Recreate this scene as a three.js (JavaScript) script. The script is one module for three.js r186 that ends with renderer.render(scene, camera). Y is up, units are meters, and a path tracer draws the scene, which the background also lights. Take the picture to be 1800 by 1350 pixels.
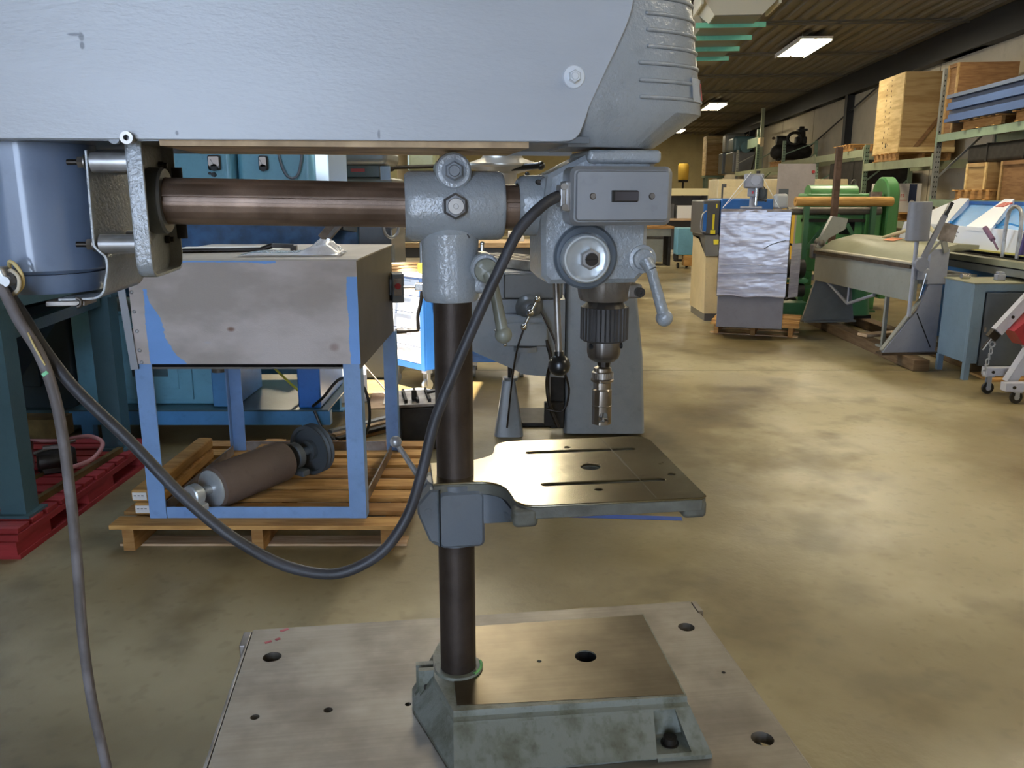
import * as THREE from 'three';
import { RoundedBoxGeometry } from 'three/addons/geometries/RoundedBoxGeometry.js';
import { mergeGeometries, toCreasedNormals } from 'three/addons/utils/BufferGeometryUtils.js';
import { RectAreaLightUniformsLib } from 'three/addons/lights/RectAreaLightUniformsLib.js';
import { Brush, Evaluator, SUBTRACTION } from 'three-bvh-csg';

// ---------- camera, sky, sun, exposure ----------
const scene = new THREE.Scene();
const camera = new THREE.PerspectiveCamera(49.745, 4 / 3, 0.05, 120);
camera.position.set(0, 1.5, 0);
camera.rotation.set(-0.22615, 0, 0);
const renderer = new THREE.WebGLRenderer({ antialias: true });
renderer.toneMapping = THREE.LinearToneMapping;
renderer.toneMappingExposure = 1.0;
renderer.shadowMap.enabled = true;
RectAreaLightUniformsLib.init();
scene.background = new THREE.Color().setRGB(0.60, 0.75, 1.0);
scene.backgroundIntensity = 13.5;                     // daylight outside the open loading door and the roof light
const sun = new THREE.DirectionalLight(0xfff3df, 34);
sun.target.position.set(-0.92, 0.3, -5.9);
sun.position.set(-1.42, 9.3, -3.9);
sun.castShadow = true;
sun.shadow.mapSize.set(2048, 2048);
Object.assign(sun.shadow.camera, { left: -14, right: 14, top: 14, bottom: -14, near: 0.5, far: 40 });
scene.add(sun, sun.target);
const LAMP = new THREE.Color().setRGB(1.0, 0.89, 0.66), LAMP_POWER = 26;

// ---------- seeded noise and textures ----------
function rng(seed) { let s = seed >>> 0; return () => { s = (s + 0x6d2b79f5) | 0; let t = Math.imul(s ^ (s >>> 15), 1 | s); t = (t + Math.imul(t ^ (t >>> 7), 61 | t)) ^ t; return ((t ^ (t >>> 14)) >>> 0) / 4294967296; }; }
function lattice(seed, n, m = n) {
  const r = rng(seed), g = new Float32Array(n * m); for (let i = 0; i < g.length; i++) g[i] = r();
  return (u, v) => {
    const x = u * n, y = v * m, i = Math.floor(x), j = Math.floor(y); let a = x - i, b = y - j; a = a * a * (3 - 2 * a); b = b * b * (3 - 2 * b);
    const w = (k, p) => ((k % p) + p) % p, i0 = w(i, n), i1 = w(i + 1, n), j0 = w(j, m) * n, j1 = w(j + 1, m) * n;
    return (g[j0 + i0] * (1 - a) + g[j0 + i1] * a) * (1 - b) + (g[j1 + i0] * (1 - a) + g[j1 + i1] * a) * b;
  };
}
function fbm(seed, n, oct, m = n) {
  const L = []; for (let o = 0; o < oct; o++) L.push(lattice(seed + o * 17, n << o, m << o));
  return (u, v) => { let s = 0, a = 1, t = 0; for (const f of L) { s += a * f(u, v); t += a; a *= 0.55; } return s / t; };
}
function tex(size, fn, srgb, metres = 1, h = size) {
  const d = new Uint8Array(size * h * 4);
  for (let j = 0; j < h; j++) for (let i = 0; i < size; i++) {
    const c = fn(i / size, j / h), k = (j * size + i) * 4, a = Array.isArray(c) ? c : [c, c, c];
    for (let q = 0; q < 3; q++) d[k + q] = Math.max(0, Math.min(255, a[q] * 255)); d[k + 3] = 255;
  }
  const t = new THREE.DataTexture(d, size, h); t.magFilter = THREE.LinearFilter; t.minFilter = THREE.LinearMipmapLinearFilter; t.generateMipmaps = true;
  t.wrapS = t.wrapT = THREE.RepeatWrapping; if (srgb) t.colorSpace = THREE.SRGBColorSpace;
  t.repeat.set(1 / metres, 1 / metres); t.needsUpdate = true; return t;
}
const again = (t, su, sv = su) => { const c = t.clone(); c.repeat.set(1 / su, 1 / sv); c.needsUpdate = true; return c; };
const mix3 = (a, b, t) => [0, 1, 2].map(i => a[i] + (b[i] - a[i]) * t);
const sat = x => Math.max(0, Math.min(1, x));
const step = (a, b, x) => { const t = sat((x - a) / (b - a)); return t * t * (3 - 2 * t); };
const hexc = h => [(h >> 16 & 255) / 255, (h >> 8 & 255) / 255, (h & 255) / 255];

const N1 = fbm(11, 4, 6), N2 = fbm(23, 8, 5), N3 = fbm(37, 24, 4), N4 = fbm(51, 3, 3);
const tLump = tex(256, (u, v) => N2(u, v) * 0.6 + N3(u, v) * 0.4, false, 0.07);
const tFine = tex(256, (u, v) => fineN(u, v), false, 0.05);
function fineN(u, v) { return N3(u, v); }
const tWear = tex(512, (u, v) => { const a = N1(u, v), s = N3(u, v); return 0.84 + 0.16 * step(0.15, 0.8, a) - 0.07 * step(0.6, 0.8, s); }, false, 0.6);
const tWearBig = again(tWear, 2.2);
const grainN = fbm(71, 6, 5, 48), grainM = lattice(77, 10, 3);
const tWood = tex(512, (u, v) => { const g = grainN(u, v), k = grainM(u, v); return mix3([0.80, 0.72, 0.60], [1, 0.97, 0.92], step(0.2, 0.75, g) * 0.75 + k * 0.25); }, true, 0.9);
const tSteel = (() => { const st = fbm(91, 3, 5, 120), bl = fbm(95, 4, 6); return tex(512, (u, v) => { const b = bl(u, v); return mix3([0.74, 0.72, 0.69], [1, 0.99, 0.97], 0.3 * st(u, v) + 0.7 * step(0.2, 0.8, b)); }, true, 0.55); })();
const tSteelR = (() => { const bl = fbm(101, 5, 6); return tex(256, (u, v) => 0.75 + 0.25 * bl(u, v), false, 0.4); })();
const tRust = (() => { const a = fbm(111, 5, 6); return tex(256, (u, v) => { const k = a(u, v); return mix3([0.70, 0.67, 0.64], [1, 0.985, 0.97], step(0.15, 0.85, k)); }, true, 0.35); })();
const tConcrete = (() => {
  const a = fbm(131, 4, 7), b = fbm(137, 10, 6), c = fbm(149, 200, 2), d = fbm(151, 3, 5), e = fbm(157, 26, 4);
  return tex(1024, (u, v) => {
    const blot = step(0.38, 0.66, a(u, v)), st = step(0.5, 0.72, b(u, v)), sp = step(0.66, 0.8, c(u, v));
    let k = mix3([0.72, 0.68, 0.58], [0.97, 0.96, 0.93], blot); k = mix3(k, [0.52, 0.46, 0.32], 0.55 * st); k = mix3(k, [0.36, 0.33, 0.25], 0.3 * step(0.5, 0.85, e(u, v))); k = mix3(k, [0.45, 0.41, 0.33], 0.10 * sp);
    return k.map(x => x * (0.86 + 0.28 * d(u, v)));
  }, true, 7);
})();
const tConcreteR = (() => { const a = fbm(163, 6, 6); return tex(512, (u, v) => 0.55 + 0.45 * step(0.35, 0.65, a(u, v)), false, 5); })();

// ---------- materials ----------
const mats = {};
function mat(name, color, o = {}) {
  const { bump, ...rest } = o, m = new THREE.MeshPhysicalMaterial({ color, roughness: 0.5, metalness: 0, ...rest });
  if (bump) { m.bumpMap = bump[0]; m.bumpScale = bump[1]; }
  m.name = name; return (mats[name] = m);
}
const paint = (name, color, o = {}) => mat(name, color, { roughness: 0.42, clearcoat: 0.35, clearcoatRoughness: 0.22, map: tWear, bump: [tLump, 0.0006], ...o });
paint('hammerPaint', 0x959a9e, { clearcoat: 0, roughness: 0.27, specularIntensity: 1.3, ior: 1.6, bump: [tLump, 0.0018] });
paint('darkPaint', 0x5f656b);
paint('motorPaint', 0x6f7f98, { clearcoat: 0.8, clearcoatRoughness: 0.14, bump: [tLump, 0.0002] });
mat('brownSteel', 0x8d7868, { metalness: 0.5, roughness: 0.4, map: tRust, bump: [tFine, 0.0002] });
mat('columnSteel', 0x4d443e, { metalness: 0.6, roughness: 0.5, map: tRust, bump: [tFine, 0.0002] });
mat('tableSteel', 0xc8c2ae, { metalness: 1, roughness: 0.26, map: tSteel, roughnessMap: tSteelR });
mat('plateSteel', 0xa39d95, { metalness: 0.85, roughness: 0.66, map: tSteel, roughnessMap: tSteelR });
mat('zinc', 0xbcc0c4, { metalness: 0.5, roughness: 0.36, map: tRust });
mat('brightSteel', 0xd2d0cc, { metalness: 1, roughness: 0.22 });
mat('greySteel', 0xa3a19e, { metalness: 0.85, roughness: 0.42, map: tRust });
mat('darkSteel', 0x4a4744, { metalness: 0.85, roughness: 0.42, map: tRust });
mat('black', 0x141414, { roughness: 0.35, clearcoat: 0.3 });
mat('blackRubber', 0x34363c, { roughness: 0.55, bump: [tFine, 0.0002], map: tWear });
mat('cordRubber', 0x3f4148, { roughness: 0.5, bump: [tFine, 0.0003], map: tRust });
mat('cordGrey', 0x787578, { roughness: 0.6, map: tRust, bump: [tFine, 0.0003] });
mat('hole', 0x0c0c0c, { roughness: 0.9 });
mat('tanPan', 0xd3b78f, { roughness: 0.6, map: tRust });

// ---------- geometry helpers ----------
const R = Math.PI / 180;
function T(g, x = 0, y = 0, z = 0, rx = 0, ry = 0, rz = 0) { if (rx) g.rotateX(rx); if (ry) g.rotateY(ry); if (rz) g.rotateZ(rz); return g.translate(x, y, z); }
const bx = (w, h, d, x, y, z, rx, ry, rz) => T(new THREE.BoxGeometry(w, h, d), x, y, z, rx, ry, rz);
const b2 = (x0, x1, y0, y1, z0, z1) => bx(x1 - x0, y1 - y0, z1 - z0, (x0 + x1) / 2, (y0 + y1) / 2, (z0 + z1) / 2);
const rb = (w, h, d, r, x, y, z, rx, ry, rz) => T(new RoundedBoxGeometry(w, h, d, 2, r), x, y, z, rx, ry, rz);
const rb2 = (x0, x1, y0, y1, z0, z1, r) => rb(x1 - x0, y1 - y0, z1 - z0, r, (x0 + x1) / 2, (y0 + y1) / 2, (z0 + z1) / 2);
const AX = { x: [0, 0, -Math.PI / 2], y: [0, 0, 0], z: [Math.PI / 2, 0, 0] };
const cy = (r0, r1, h, x, y, z, ax = 'y', seg = 24) => T(new THREE.CylinderGeometry(r0, r1, h, seg), x, y, z, ...AX[ax]);   // r0 at the + end
const hx = (r, h, x, y, z, ax = 'z') => {                            // hexagon nut or head with a turned chamfer on its + end
  const a = new THREE.CylinderGeometry(r, r, h * 0.8, 6).translate(0, -h * 0.1, 0), b = new THREE.CylinderGeometry(r * 0.82, r, h * 0.2, 6).translate(0, h * 0.4, 0);
  return T(mergeGeometries([flat(a), flat(b)]), x, y, z, ...AX[ax]);
};
const sp = (r, x, y, z, n = 20) => T(new THREE.SphereGeometry(r, n, n * 0.7 | 0), x, y, z);
const la = (prof, x, y, z, ax = 'y', seg = 32, crease = 0.6) => T(toCreasedNormals(new THREE.LatheGeometry(prof.map(p => new THREE.Vector2(p[0], p[1])), seg).toNonIndexed(), crease), x, y, z, ...AX[ax]);
const V3 = p => new THREE.Vector3(...p);
const tb = (pts, r, n = 40, k = 10, closed = false) => new THREE.TubeGeometry(new THREE.CatmullRomCurve3(pts.map(V3), closed, 'centripetal'), n, r, k, closed);
function bar(p, q, r0, r1 = r0, k = 14) {                          // round bar from p to q
  const a = V3(p), b = V3(q), d = b.clone().sub(a), g = new THREE.CylinderGeometry(r1, r0, d.length(), k);
  g.applyQuaternion(new THREE.Quaternion().setFromUnitVectors(new THREE.Vector3(0, 1, 0), d.normalize())); return g.translate((p[0] + q[0]) / 2, (p[1] + q[1]) / 2, (p[2] + q[2]) / 2);
}
function beam(p, q, w, h) {                                        // square bar from p to q, h upright
  const a = V3(p), b = V3(q), L = a.distanceTo(b), m = new THREE.Matrix4().lookAt(a, b, Math.abs(b.y - a.y) / L > 0.98 ? new THREE.Vector3(0, 0, 1) : new THREE.Vector3(0, 1, 0));
  return new THREE.BoxGeometry(w, h, L).applyMatrix4(m).translate((p[0] + q[0]) / 2, (p[1] + q[1]) / 2, (p[2] + q[2]) / 2);
}
function shp(pts, holes = []) {
  const s = new THREE.Shape(pts.map(p => new THREE.Vector2(p[0], p[1])));
  for (const h of holes) {
    const q = new THREE.Path();
    if (h.length === 3) q.absarc(h[0], h[1], h[2], 0, Math.PI * 2, true);
    else { const [x0, x1, y, r] = h; q.absarc(x1, y, r, Math.PI / 2, -Math.PI / 2, true); q.absarc(x0, y, r, -Math.PI / 2, Math.PI / 2 - 2 * Math.PI, true); }
    s.holes.push(q);
  }
  return s;
}
function ext(shape, depth, bevel = 0, seg = 1, curve = 16) {
  const g = new THREE.ExtrudeGeometry(shape, { depth: depth - 2 * bevel, bevelEnabled: bevel > 0, bevelThickness: bevel, bevelSize: bevel, bevelOffset: -bevel, bevelSegments: seg, curveSegments: curve });
  return g.translate(0, 0, bevel);
}
const pr = (pts, z0, z1, bevel = 0, holes = [], crease = 0.5) => toCreasedNormals(ext(shp(pts, holes), z1 - z0, bevel, 1).translate(0, 0, z0), crease);            // x,y outline, along z
const prH = (pts, y0, y1, bevel = 0, holes = [], crease = 0.5) => toCreasedNormals(ext(shp(pts.map(p => [p[0], -p[1]]), holes.map(h => h.length === 3 ? [h[0], -h[1], h[2]] : [h[0], h[1], -h[2], h[3]])), y1 - y0, bevel, 1).rotateX(-Math.PI / 2).translate(0, y0, 0), crease);   // x,z outline, upwards
const prX = (pts, x0, x1, bevel = 0, holes = []) => toCreasedNormals(ext(shp(pts.map(p => [-p[0], p[1]]), holes.map(h => [-h[0], h[1], h[2]])), x1 - x0, bevel, 1).rotateY(Math.PI / 2).translate(x0, 0, 0), 0.5);  // z,y outline, along x
function rrect(x0, x1, y0, y1, r, n = 6) {
  const o = [], c = [[x1 - r, y0 + r, -90], [x1 - r, y1 - r, 0], [x0 + r, y1 - r, 90], [x0 + r, y0 + r, 180]];
  for (const [x, y, a] of c) for (let i = 0; i <= n; i++) { const t = (a + 90 * i / n) * R; o.push([x + r * Math.cos(t), y + r * Math.sin(t)]); }
  return o;
}
function smooth(pts, n, closed = false) { return new THREE.CatmullRomCurve3(pts.map(p => new THREE.Vector3(p[0], p[1], 0)), closed, 'centripetal').getPoints(n).map(p => [p.x, p.y]); }
function thicken(pts, t) {                                          // open path -> strip outline of thickness t
  const L = [], Q = [];
  pts.forEach((p, i) => { const a = pts[Math.max(0, i - 1)], b = pts[Math.min(pts.length - 1, i + 1)], dx = b[0] - a[0], dy = b[1] - a[1], l = Math.hypot(dx, dy) || 1; L.push([p[0] - dy / l * t / 2, p[1] + dx / l * t / 2]); Q.unshift([p[0] + dy / l * t / 2, p[1] - dx / l * t / 2]); });
  return [...L, ...Q];
}
function loft(rings, cap = true, crease = 0.6) {
  const pos = [], n = rings[0].length, tri = (a, b, c) => pos.push(...a, ...b, ...c);
  for (let k = 0; k + 1 < rings.length; k++) for (let i = 0; i < n; i++) { const a = rings[k][i], b = rings[k][(i + 1) % n], c = rings[k + 1][(i + 1) % n], d = rings[k + 1][i]; tri(a, b, c); tri(a, c, d); }
  if (cap) for (const [rg, up] of [[rings[0], false], [rings[rings.length - 1], true]]) {
    const m = [0, 1, 2].map(q => rg.reduce((s, p) => s + p[q], 0) / n);
    for (let i = 0; i < n; i++) up ? tri(m, rg[i], rg[(i + 1) % n]) : tri(m, rg[(i + 1) % n], rg[i]);
  }
  let vol = 0; for (let i = 0; i < pos.length; i += 9) vol += pos[i] * (pos[i + 4] * pos[i + 8] - pos[i + 5] * pos[i + 7]) + pos[i + 1] * (pos[i + 5] * pos[i + 6] - pos[i + 3] * pos[i + 8]) + pos[i + 2] * (pos[i + 3] * pos[i + 7] - pos[i + 4] * pos[i + 6]);
  if (vol < 0) for (let i = 0; i < pos.length; i += 9) for (let q = 3; q < 6; q++) { const k = pos[i + q]; pos[i + q] = pos[i + q + 3]; pos[i + q + 3] = k; }   // faces outward
  const g = new THREE.BufferGeometry(); g.setAttribute('position', new THREE.Float32BufferAttribute(pos, 3)); g.computeVertexNormals(); return toCreasedNormals(g, crease);
}
function flat(g) { const q = g.index ? g.toNonIndexed() : g; q.computeVertexNormals(); return q; }
const csg = new Evaluator(); csg.attributes = ['position', 'normal']; csg.useGroups = false;
function cut(g, ...tools) { let a = new Brush(clean(g)); a.updateMatrixWorld(); for (const t of tools) { const b = new Brush(clean(t)); b.updateMatrixWorld(); a = csg.evaluate(a, b, SUBTRACTION); } return a.geometry; }
function clean(g) { const q = g.index ? g.toNonIndexed() : g.clone(); for (const k of Object.keys(q.attributes)) if (k !== 'position' && k !== 'normal') q.deleteAttribute(k); q.clearGroups(); return q; }
function boxUV(g) {
  const p = g.attributes.position, n = p.count, uv = new Float32Array(n * 2), a = new THREE.Vector3(), b = new THREE.Vector3(), c = new THREE.Vector3();
  for (let i = 0; i < n; i += 3) {
    a.fromBufferAttribute(p, i); b.fromBufferAttribute(p, i + 1).sub(a); c.fromBufferAttribute(p, i + 2).sub(a); b.cross(c);
    const x = Math.abs(b.x), y = Math.abs(b.y), z = Math.abs(b.z), m = y >= x && y >= z ? 1 : x >= z ? 0 : 2;
    for (let k = i; k < i + 3; k++) { const X = p.getX(k), Y = p.getY(k), Z = p.getZ(k); uv[2 * k] = m === 0 ? Z : X; uv[2 * k + 1] = m === 1 ? Z : Y; }
  }
  g.setAttribute('uv', new THREE.BufferAttribute(uv, 2)); return g;
}
function mg(list) { const a = (Array.isArray(list) ? list : [list]).map(clean); return boxUV(a.length > 1 ? mergeGeometries(a) : a[0]); }
function fitUV(g, x0, x1, y0, y1, ax = 'xy') {                       // uv 0..1 over a rectangle of the object's own axes (flat print)
  const p = g.attributes.position, uv = g.attributes.uv, i = 'xyz'.indexOf(ax[0]), j = 'xyz'.indexOf(ax[1]);
  for (let k = 0; k < p.count; k++) uv.setXY(k, (p.getComponent(k, i) - x0) / (x1 - x0), (p.getComponent(k, j) - y0) / (y1 - y0)); return g;
}

// ---------- scene bookkeeping ----------
const used = {};
function numbered(name) { const k = used[name] = (used[name] ?? -1) + 1; return k ? `${name}_${String(k).padStart(3, '0')}` : name; }
function thing(name, label, category, [x, y, z] = [0, 0, 0], turn = 0, group) {
  const o = new THREE.Group(); o.name = numbered(name); o.position.set(x, y, z); o.rotation.y = turn; o.userData = { label, category }; if (group) o.userData.group = group; scene.add(o); return o;
}
function P(parent, name, geoms, m, label) {                          // a part (or, under a part, a sub-part)
  const o = new THREE.Mesh(mg(geoms), typeof m === 'string' ? mats[m] : m); o.name = name; if (label) o.userData.label = label; if (parent.userData.lift) o.position.y = -parent.userData.lift; parent.add(o); return o;
}
function one(name, label, category, geoms, m, [x, y, z] = [0, 0, 0], turn = 0, group) {   // a thing that is one mesh
  const o = new THREE.Mesh(mg(geoms), typeof m === 'string' ? mats[m] : m); o.name = numbered(name); o.position.set(x, y, z); o.rotation.y = turn; o.userData = { label, category }; if (group) o.userData.group = group; scene.add(o); return o;
}
function struct(name, geoms, m, turn = 0, parent = scene) {
  const o = new THREE.Mesh(mg(geoms), typeof m === 'string' ? mats[m] : m); o.name = name; o.rotation.y = turn; if (parent === scene) o.userData.kind = 'structure'; parent.add(o); return o;
}
function again3(src, [x, y, z], turn = 0, label, group) {
  const o = src.clone(); o.name = numbered(src.name.replace(/_\d{3}$/, '')); o.position.set(x, y, z); o.rotation.y = turn; o.userData = { ...src.userData }; if (label) o.userData.label = label; if (group) o.userData.group = group; scene.add(o); return o;
}
const HA = -4.7 * R, H = (u, y, w) => [u * Math.cos(HA) - w * Math.sin(HA), y, -u * Math.sin(HA) - w * Math.cos(HA)];   // hall axes: u to the right wall, w down the hall
// ---------- the hall ----------
mat('floorConcrete', 0xb0a585, { map: tConcrete, roughness: 0.62, roughnessMap: tConcreteR, bump: [again(tFine, 0.4), 0.0008], clearcoat: 0.25, clearcoatRoughness: 0.35 });
mat('wallConcrete', 0xb3a994, { roughness: 0.85, map: tWearBig, bump: [again(tFine, 0.5), 0.002] });
mat('wallFar', 0xa89a70, { roughness: 0.85, map: tWearBig });
mat('deck', 0x7d7565, { roughness: 0.75, map: tWearBig });
mat('girder', 0x1f2022, { roughness: 0.6, map: tWear });
mat('joist', 0x6a6354, { roughness: 0.65, map: tWear });
const CEIL = 4.42, UR = 6.6, UL = -9, WN = -4.5, WF = 44;
struct('floor', b2(UL - 0.3, UR + 0.3, -0.25, 0, -WF - 0.3, -WN + 6), 'floorConcrete', HA);
struct('floor_joint', [b2(-3, 6, 0, 0.0012, -7.06, -7.05)], 'hole', 0);
struct('wall_right', b2(UR, UR + 0.25, 0, CEIL + 0.2, -WF, -WN), 'wallConcrete', HA);
struct('wall_left', [b2(UL - 0.25, UL, 0, CEIL + 0.2, -WF, -10.4), b2(UL - 0.25, UL, 0, CEIL + 0.2, -6.2, -WN), b2(UL - 0.25, UL, 3.6, CEIL + 0.2, -10.4, -6.2)], 'wallConcrete', HA);
struct('wall_far', b2(UL - 0.25, UR + 0.25, 0, CEIL + 0.2, -WF - 0.25, -WF), 'wallFar', HA);
struct('wall_rear', [b2(UL - 0.25, -1.7, 0, CEIL + 0.2, -WN, -WN + 0.25), b2(0.5, UR + 0.25, 0, CEIL + 0.2, -WN, -WN + 0.25), b2(-1.7, 0.5, 3.7, CEIL + 0.2, -WN, -WN + 0.25)], 'wallConcrete', HA);
struct('door_1', [b2(-1.8, -1.7, 0, 3.8, -WN + 0.25, -WN + 0.31), b2(0.5, 0.6, 0, 3.8, -WN + 0.25, -WN + 0.31), b2(-1.8, 0.6, 3.7, 3.8, -WN + 0.25, -WN + 0.31)], 'girder', HA);
struct('door_2', [b2(UL - 0.31, UL - 0.25, 0, 3.7, -10.5, -10.4), b2(UL - 0.31, UL - 0.25, 0, 3.7, -6.2, -6.1), b2(UL - 0.31, UL - 0.25, 3.6, 3.7, -10.4, -6.2)], 'girder', HA);
// roof with one roof light (an opening) over the left bay
const SKY = { u0: -2.2, u1: -0.95, w0: 4.2, w1: 5.6 };
struct('ceiling', [b2(UL - 0.3, SKY.u0, CEIL, CEIL + 0.22, -WF - 0.3, -WN + 0.3), b2(SKY.u1, UR + 0.3, CEIL, CEIL + 0.22, -WF - 0.3, -WN + 0.3), b2(SKY.u0, SKY.u1, CEIL, CEIL + 0.22, -SKY.w0, -WN + 0.3), b2(SKY.u0, SKY.u1, CEIL, CEIL + 0.22, -WF - 0.3, -SKY.w1)], 'deck', HA);
struct('window_1', [b2(SKY.u0 - 0.06, SKY.u0, CEIL + 0.22, CEIL + 0.4, -SKY.w1 - 0.06, -SKY.w0 + 0.06), b2(SKY.u1, SKY.u1 + 0.06, CEIL + 0.22, CEIL + 0.4, -SKY.w1 - 0.06, -SKY.w0 + 0.06), b2(SKY.u0, SKY.u1, CEIL + 0.22, CEIL + 0.4, -SKY.w0, -SKY.w0 + 0.06), b2(SKY.u0, SKY.u1, CEIL + 0.22, CEIL + 0.4, -SKY.w1 - 0.06, -SKY.w1)], 'zinc', HA);
{ // ribs of the steel roof deck, along the hall
  const ribs = []; for (let u = UL + 0.2; u < UR - 0.1; u += 0.24) { if (u > SKY.u0 - 0.08 && u < SKY.u1 + 0.08) continue; ribs.push(T(pr([[-0.07, 0.001], [-0.045, -0.05], [0.045, -0.05], [0.07, 0.001]], 0, WF + 4), u, CEIL, -WF)); }
  struct('ceiling_deck_ribs', ribs, 'deck', HA);
}
for (let k = 0, w = 5.6; w < WF; w += 3.3, k++) {                    // open joists across the hall, each its own piece
  struct(`ceiling_joist_${k + 1}`, [b2(UL, UR, CEIL - 0.075, CEIL - 0.05, -w - 0.03, -w + 0.03), b2(UL, UR, CEIL - 0.12, CEIL - 0.1, -w - 0.02, -w + 0.02), ...Array.from({ length: 26 }, (_, i) => beam([UL + i * 0.6, CEIL - 0.11, -w], [UL + i * 0.6 + 0.3, CEIL - 0.06, -w], 0.01, 0.01))], 'joist', HA);
}
struct('trim_1', [b2(UR - 0.16, UR, 3.84, CEIL - 0.05, -WF, -WN), b2(UR - 0.22, UR, 3.84, 3.87, -WF, -WN)], 'girder', HA);
struct('trim_2', [b2(UR - 0.3, UR - 0.18, CEIL - 0.1, CEIL - 0.05, -WF, -WN)], 'joist', HA);
for (const [k, w] of [[1, 9.4], [2, 21.9], [3, 33.9]]) struct(`wall_column_${k}`, [b2(UR - 0.2, UR, 0, 3.84, -w - 0.015, -w + 0.015), b2(UR - 0.2, UR - 0.18, 0, 3.84, -w - 0.1, -w + 0.1)], 'girder', HA);
struct('wall_brace', [bar([UR - 0.1, 3.86, -19.7], [UR - 0.1, 2.5, -27], 0.02), bar([UR - 0.1, 3.84, -34.4], [UR - 0.1, 2.2, -41], 0.02)], 'girder', HA);
struct('wall_joints', [12.5, 16.9, 25.5, 29.3].map(w => b2(UR - 0.004, UR + 0.001, 0, 3.84, -w - 0.012, -w + 0.012)), 'joist', HA);

// ---------- ceiling lights: two warm tubes banks in a white housing ----------
mat('lampWhite', 0xe8e6df, { roughness: 0.5 });
const glow = new THREE.MeshStandardMaterial({ color: 0xffffff, emissive: LAMP, emissiveIntensity: 9, roughness: 0.4 });
const lampSpots = []; for (const u of [4.2, -1.0, -6.4]) for (const w of [6.3, 17.5, 28.7, 39.5]) lampSpots.push([u, w]);
lampSpots.splice(lampSpots.findIndex(p => p[0] === -1 && p[1] === 6.3), 1, [-1.0, 7.6]); lampSpots.push([-0.72, 11.3], [4.2, 12], [-1.0, 23], [4.2, 0.4]);
const seen = { '4.2,17.5': 'warm glowing ceiling light nearest along the open aisle', '4.2,28.7': 'small glowing ceiling light beside the drill guard nose' };
let lamp0 = null;
for (const [u, w] of lampSpots) {
  const label = seen[`${u},${w}`] || 'glowing rectangular ceiling light under the dark roof deck out of sight';
  if (!lamp0) {
    lamp0 = thing('ceiling_light', label, 'ceiling light', H(u, CEIL - 0.16, w), HA, 'ceiling lights');
    P(lamp0, 'housing', [b2(-0.3, 0.3, -0.01, 0.03, -1.0, 1.0), b2(-0.3, -0.28, -0.05, 0, -1, 1), b2(0.28, 0.3, -0.05, 0, -1, 1), bar([-0.2, 0.03, 0.8], [-0.2, 0.11, 0.8], 0.006), bar([0.2, 0.03, -0.8], [0.2, 0.11, -0.8], 0.006)], 'lampWhite');
    for (const s of [-0.14, 0.14]) P(lamp0, 'tube_bank', rb2(s - 0.11, s + 0.11, -0.035, -0.012, -0.97, 0.97, 0.01), glow);
  } else again3(lamp0, H(u, CEIL - 0.16, w), HA, label);
  const L = new THREE.RectAreaLight(LAMP, LAMP_POWER, 0.56, 1.95); L.position.set(...H(u, CEIL - 0.2, w)); L.rotation.set(-Math.PI / 2, 0, 0); L.rotation.order = 'YXZ'; L.rotation.y = HA; scene.add(L);
}
paint('nutPaint', 0x757a80, { clearcoat: 0.3, bump: [tLump, 0.0004] });
// ---------- steel table that carries the drill ----------
const DX = -0.108, DZ = -1.5, DT = 7.7 * R;
{
  const t = thing('steel_table', 'heavy grey steel plate table with round holes carrying the drill press', 'table', [DX, 0, DZ], DT);
  const holes = [[-0.402, -0.224, 0.022], [0.56, -0.226, 0.021], [0.563, 0.194, 0.023], [-0.404, -0.004, 0.0105], [-0.262, -0.008, 0.0105], [-0.103, -0.006, 0.008], [0.575, -0.03, 0.006]];
  P(t, 'tabletop', prH([[-0.464, -0.352], [0.613, -0.35], [0.613, 0.46], [-0.464, 0.46]], 0.466, 0.49, 0.0015, holes), 'plateSteel');
  P(t, 'edge_strip', [rb2(-0.474, -0.4665, 0.462, 0.486, -0.352, 0.46, 0.002), rb2(-0.486, -0.466, 0.44, 0.486, -0.352, -0.29, 0.003)], 'greySteel');
  P(t, 'edge_strip', [rb2(0.6155, 0.622, 0.45, 0.484, -0.35, 0.46, 0.002), rb2(0.6155, 0.63, 0.45, 0.489, -0.35, -0.30, 0.003)], 'plateSteel');
  P(t, 'apron', [b2(-0.42, 0.57, 0.38, 0.4655, -0.31, -0.30), b2(-0.42, 0.57, 0.38, 0.4655, 0.41, 0.42), b2(-0.42, -0.41, 0.38, 0.4655, -0.3, 0.41), b2(0.56, 0.57, 0.38, 0.4655, -0.3, 0.41)], 'darkPaint');
  P(t, 'shelf', b2(-0.4, 0.55, 0.36, 0.379, -0.29, 0.4), 'hole');
  for (const [x, z] of [[-0.39, -0.28], [0.54, -0.28], [-0.39, 0.39], [0.54, 0.39]]) P(t, 'leg', b2(x - 0.03, x + 0.03, 0, 0.36, z - 0.03, z + 0.03), 'darkPaint');
  P(t, 'set_screw', [cy(0.008, 0.008, 0.012, -0.262, 0.472, -0.008), cy(0.0045, 0.0045, 0.002, -0.262, 0.4785, -0.008)], 'brightSteel');
  const chalk = mat('redChalk', 0xb8676e, { roughness: 0.9 });
  P(t, 'chalk_mark', [[-0.39, -0.34], [-0.42, -0.29], [-0.4, -0.3]].map(([x, z], i) => rb(0.02 - i * 0.004, 0.0006, 0.009, 0.0002, x, 0.4903, z, 0, 0.5)), chalk);
}
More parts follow.
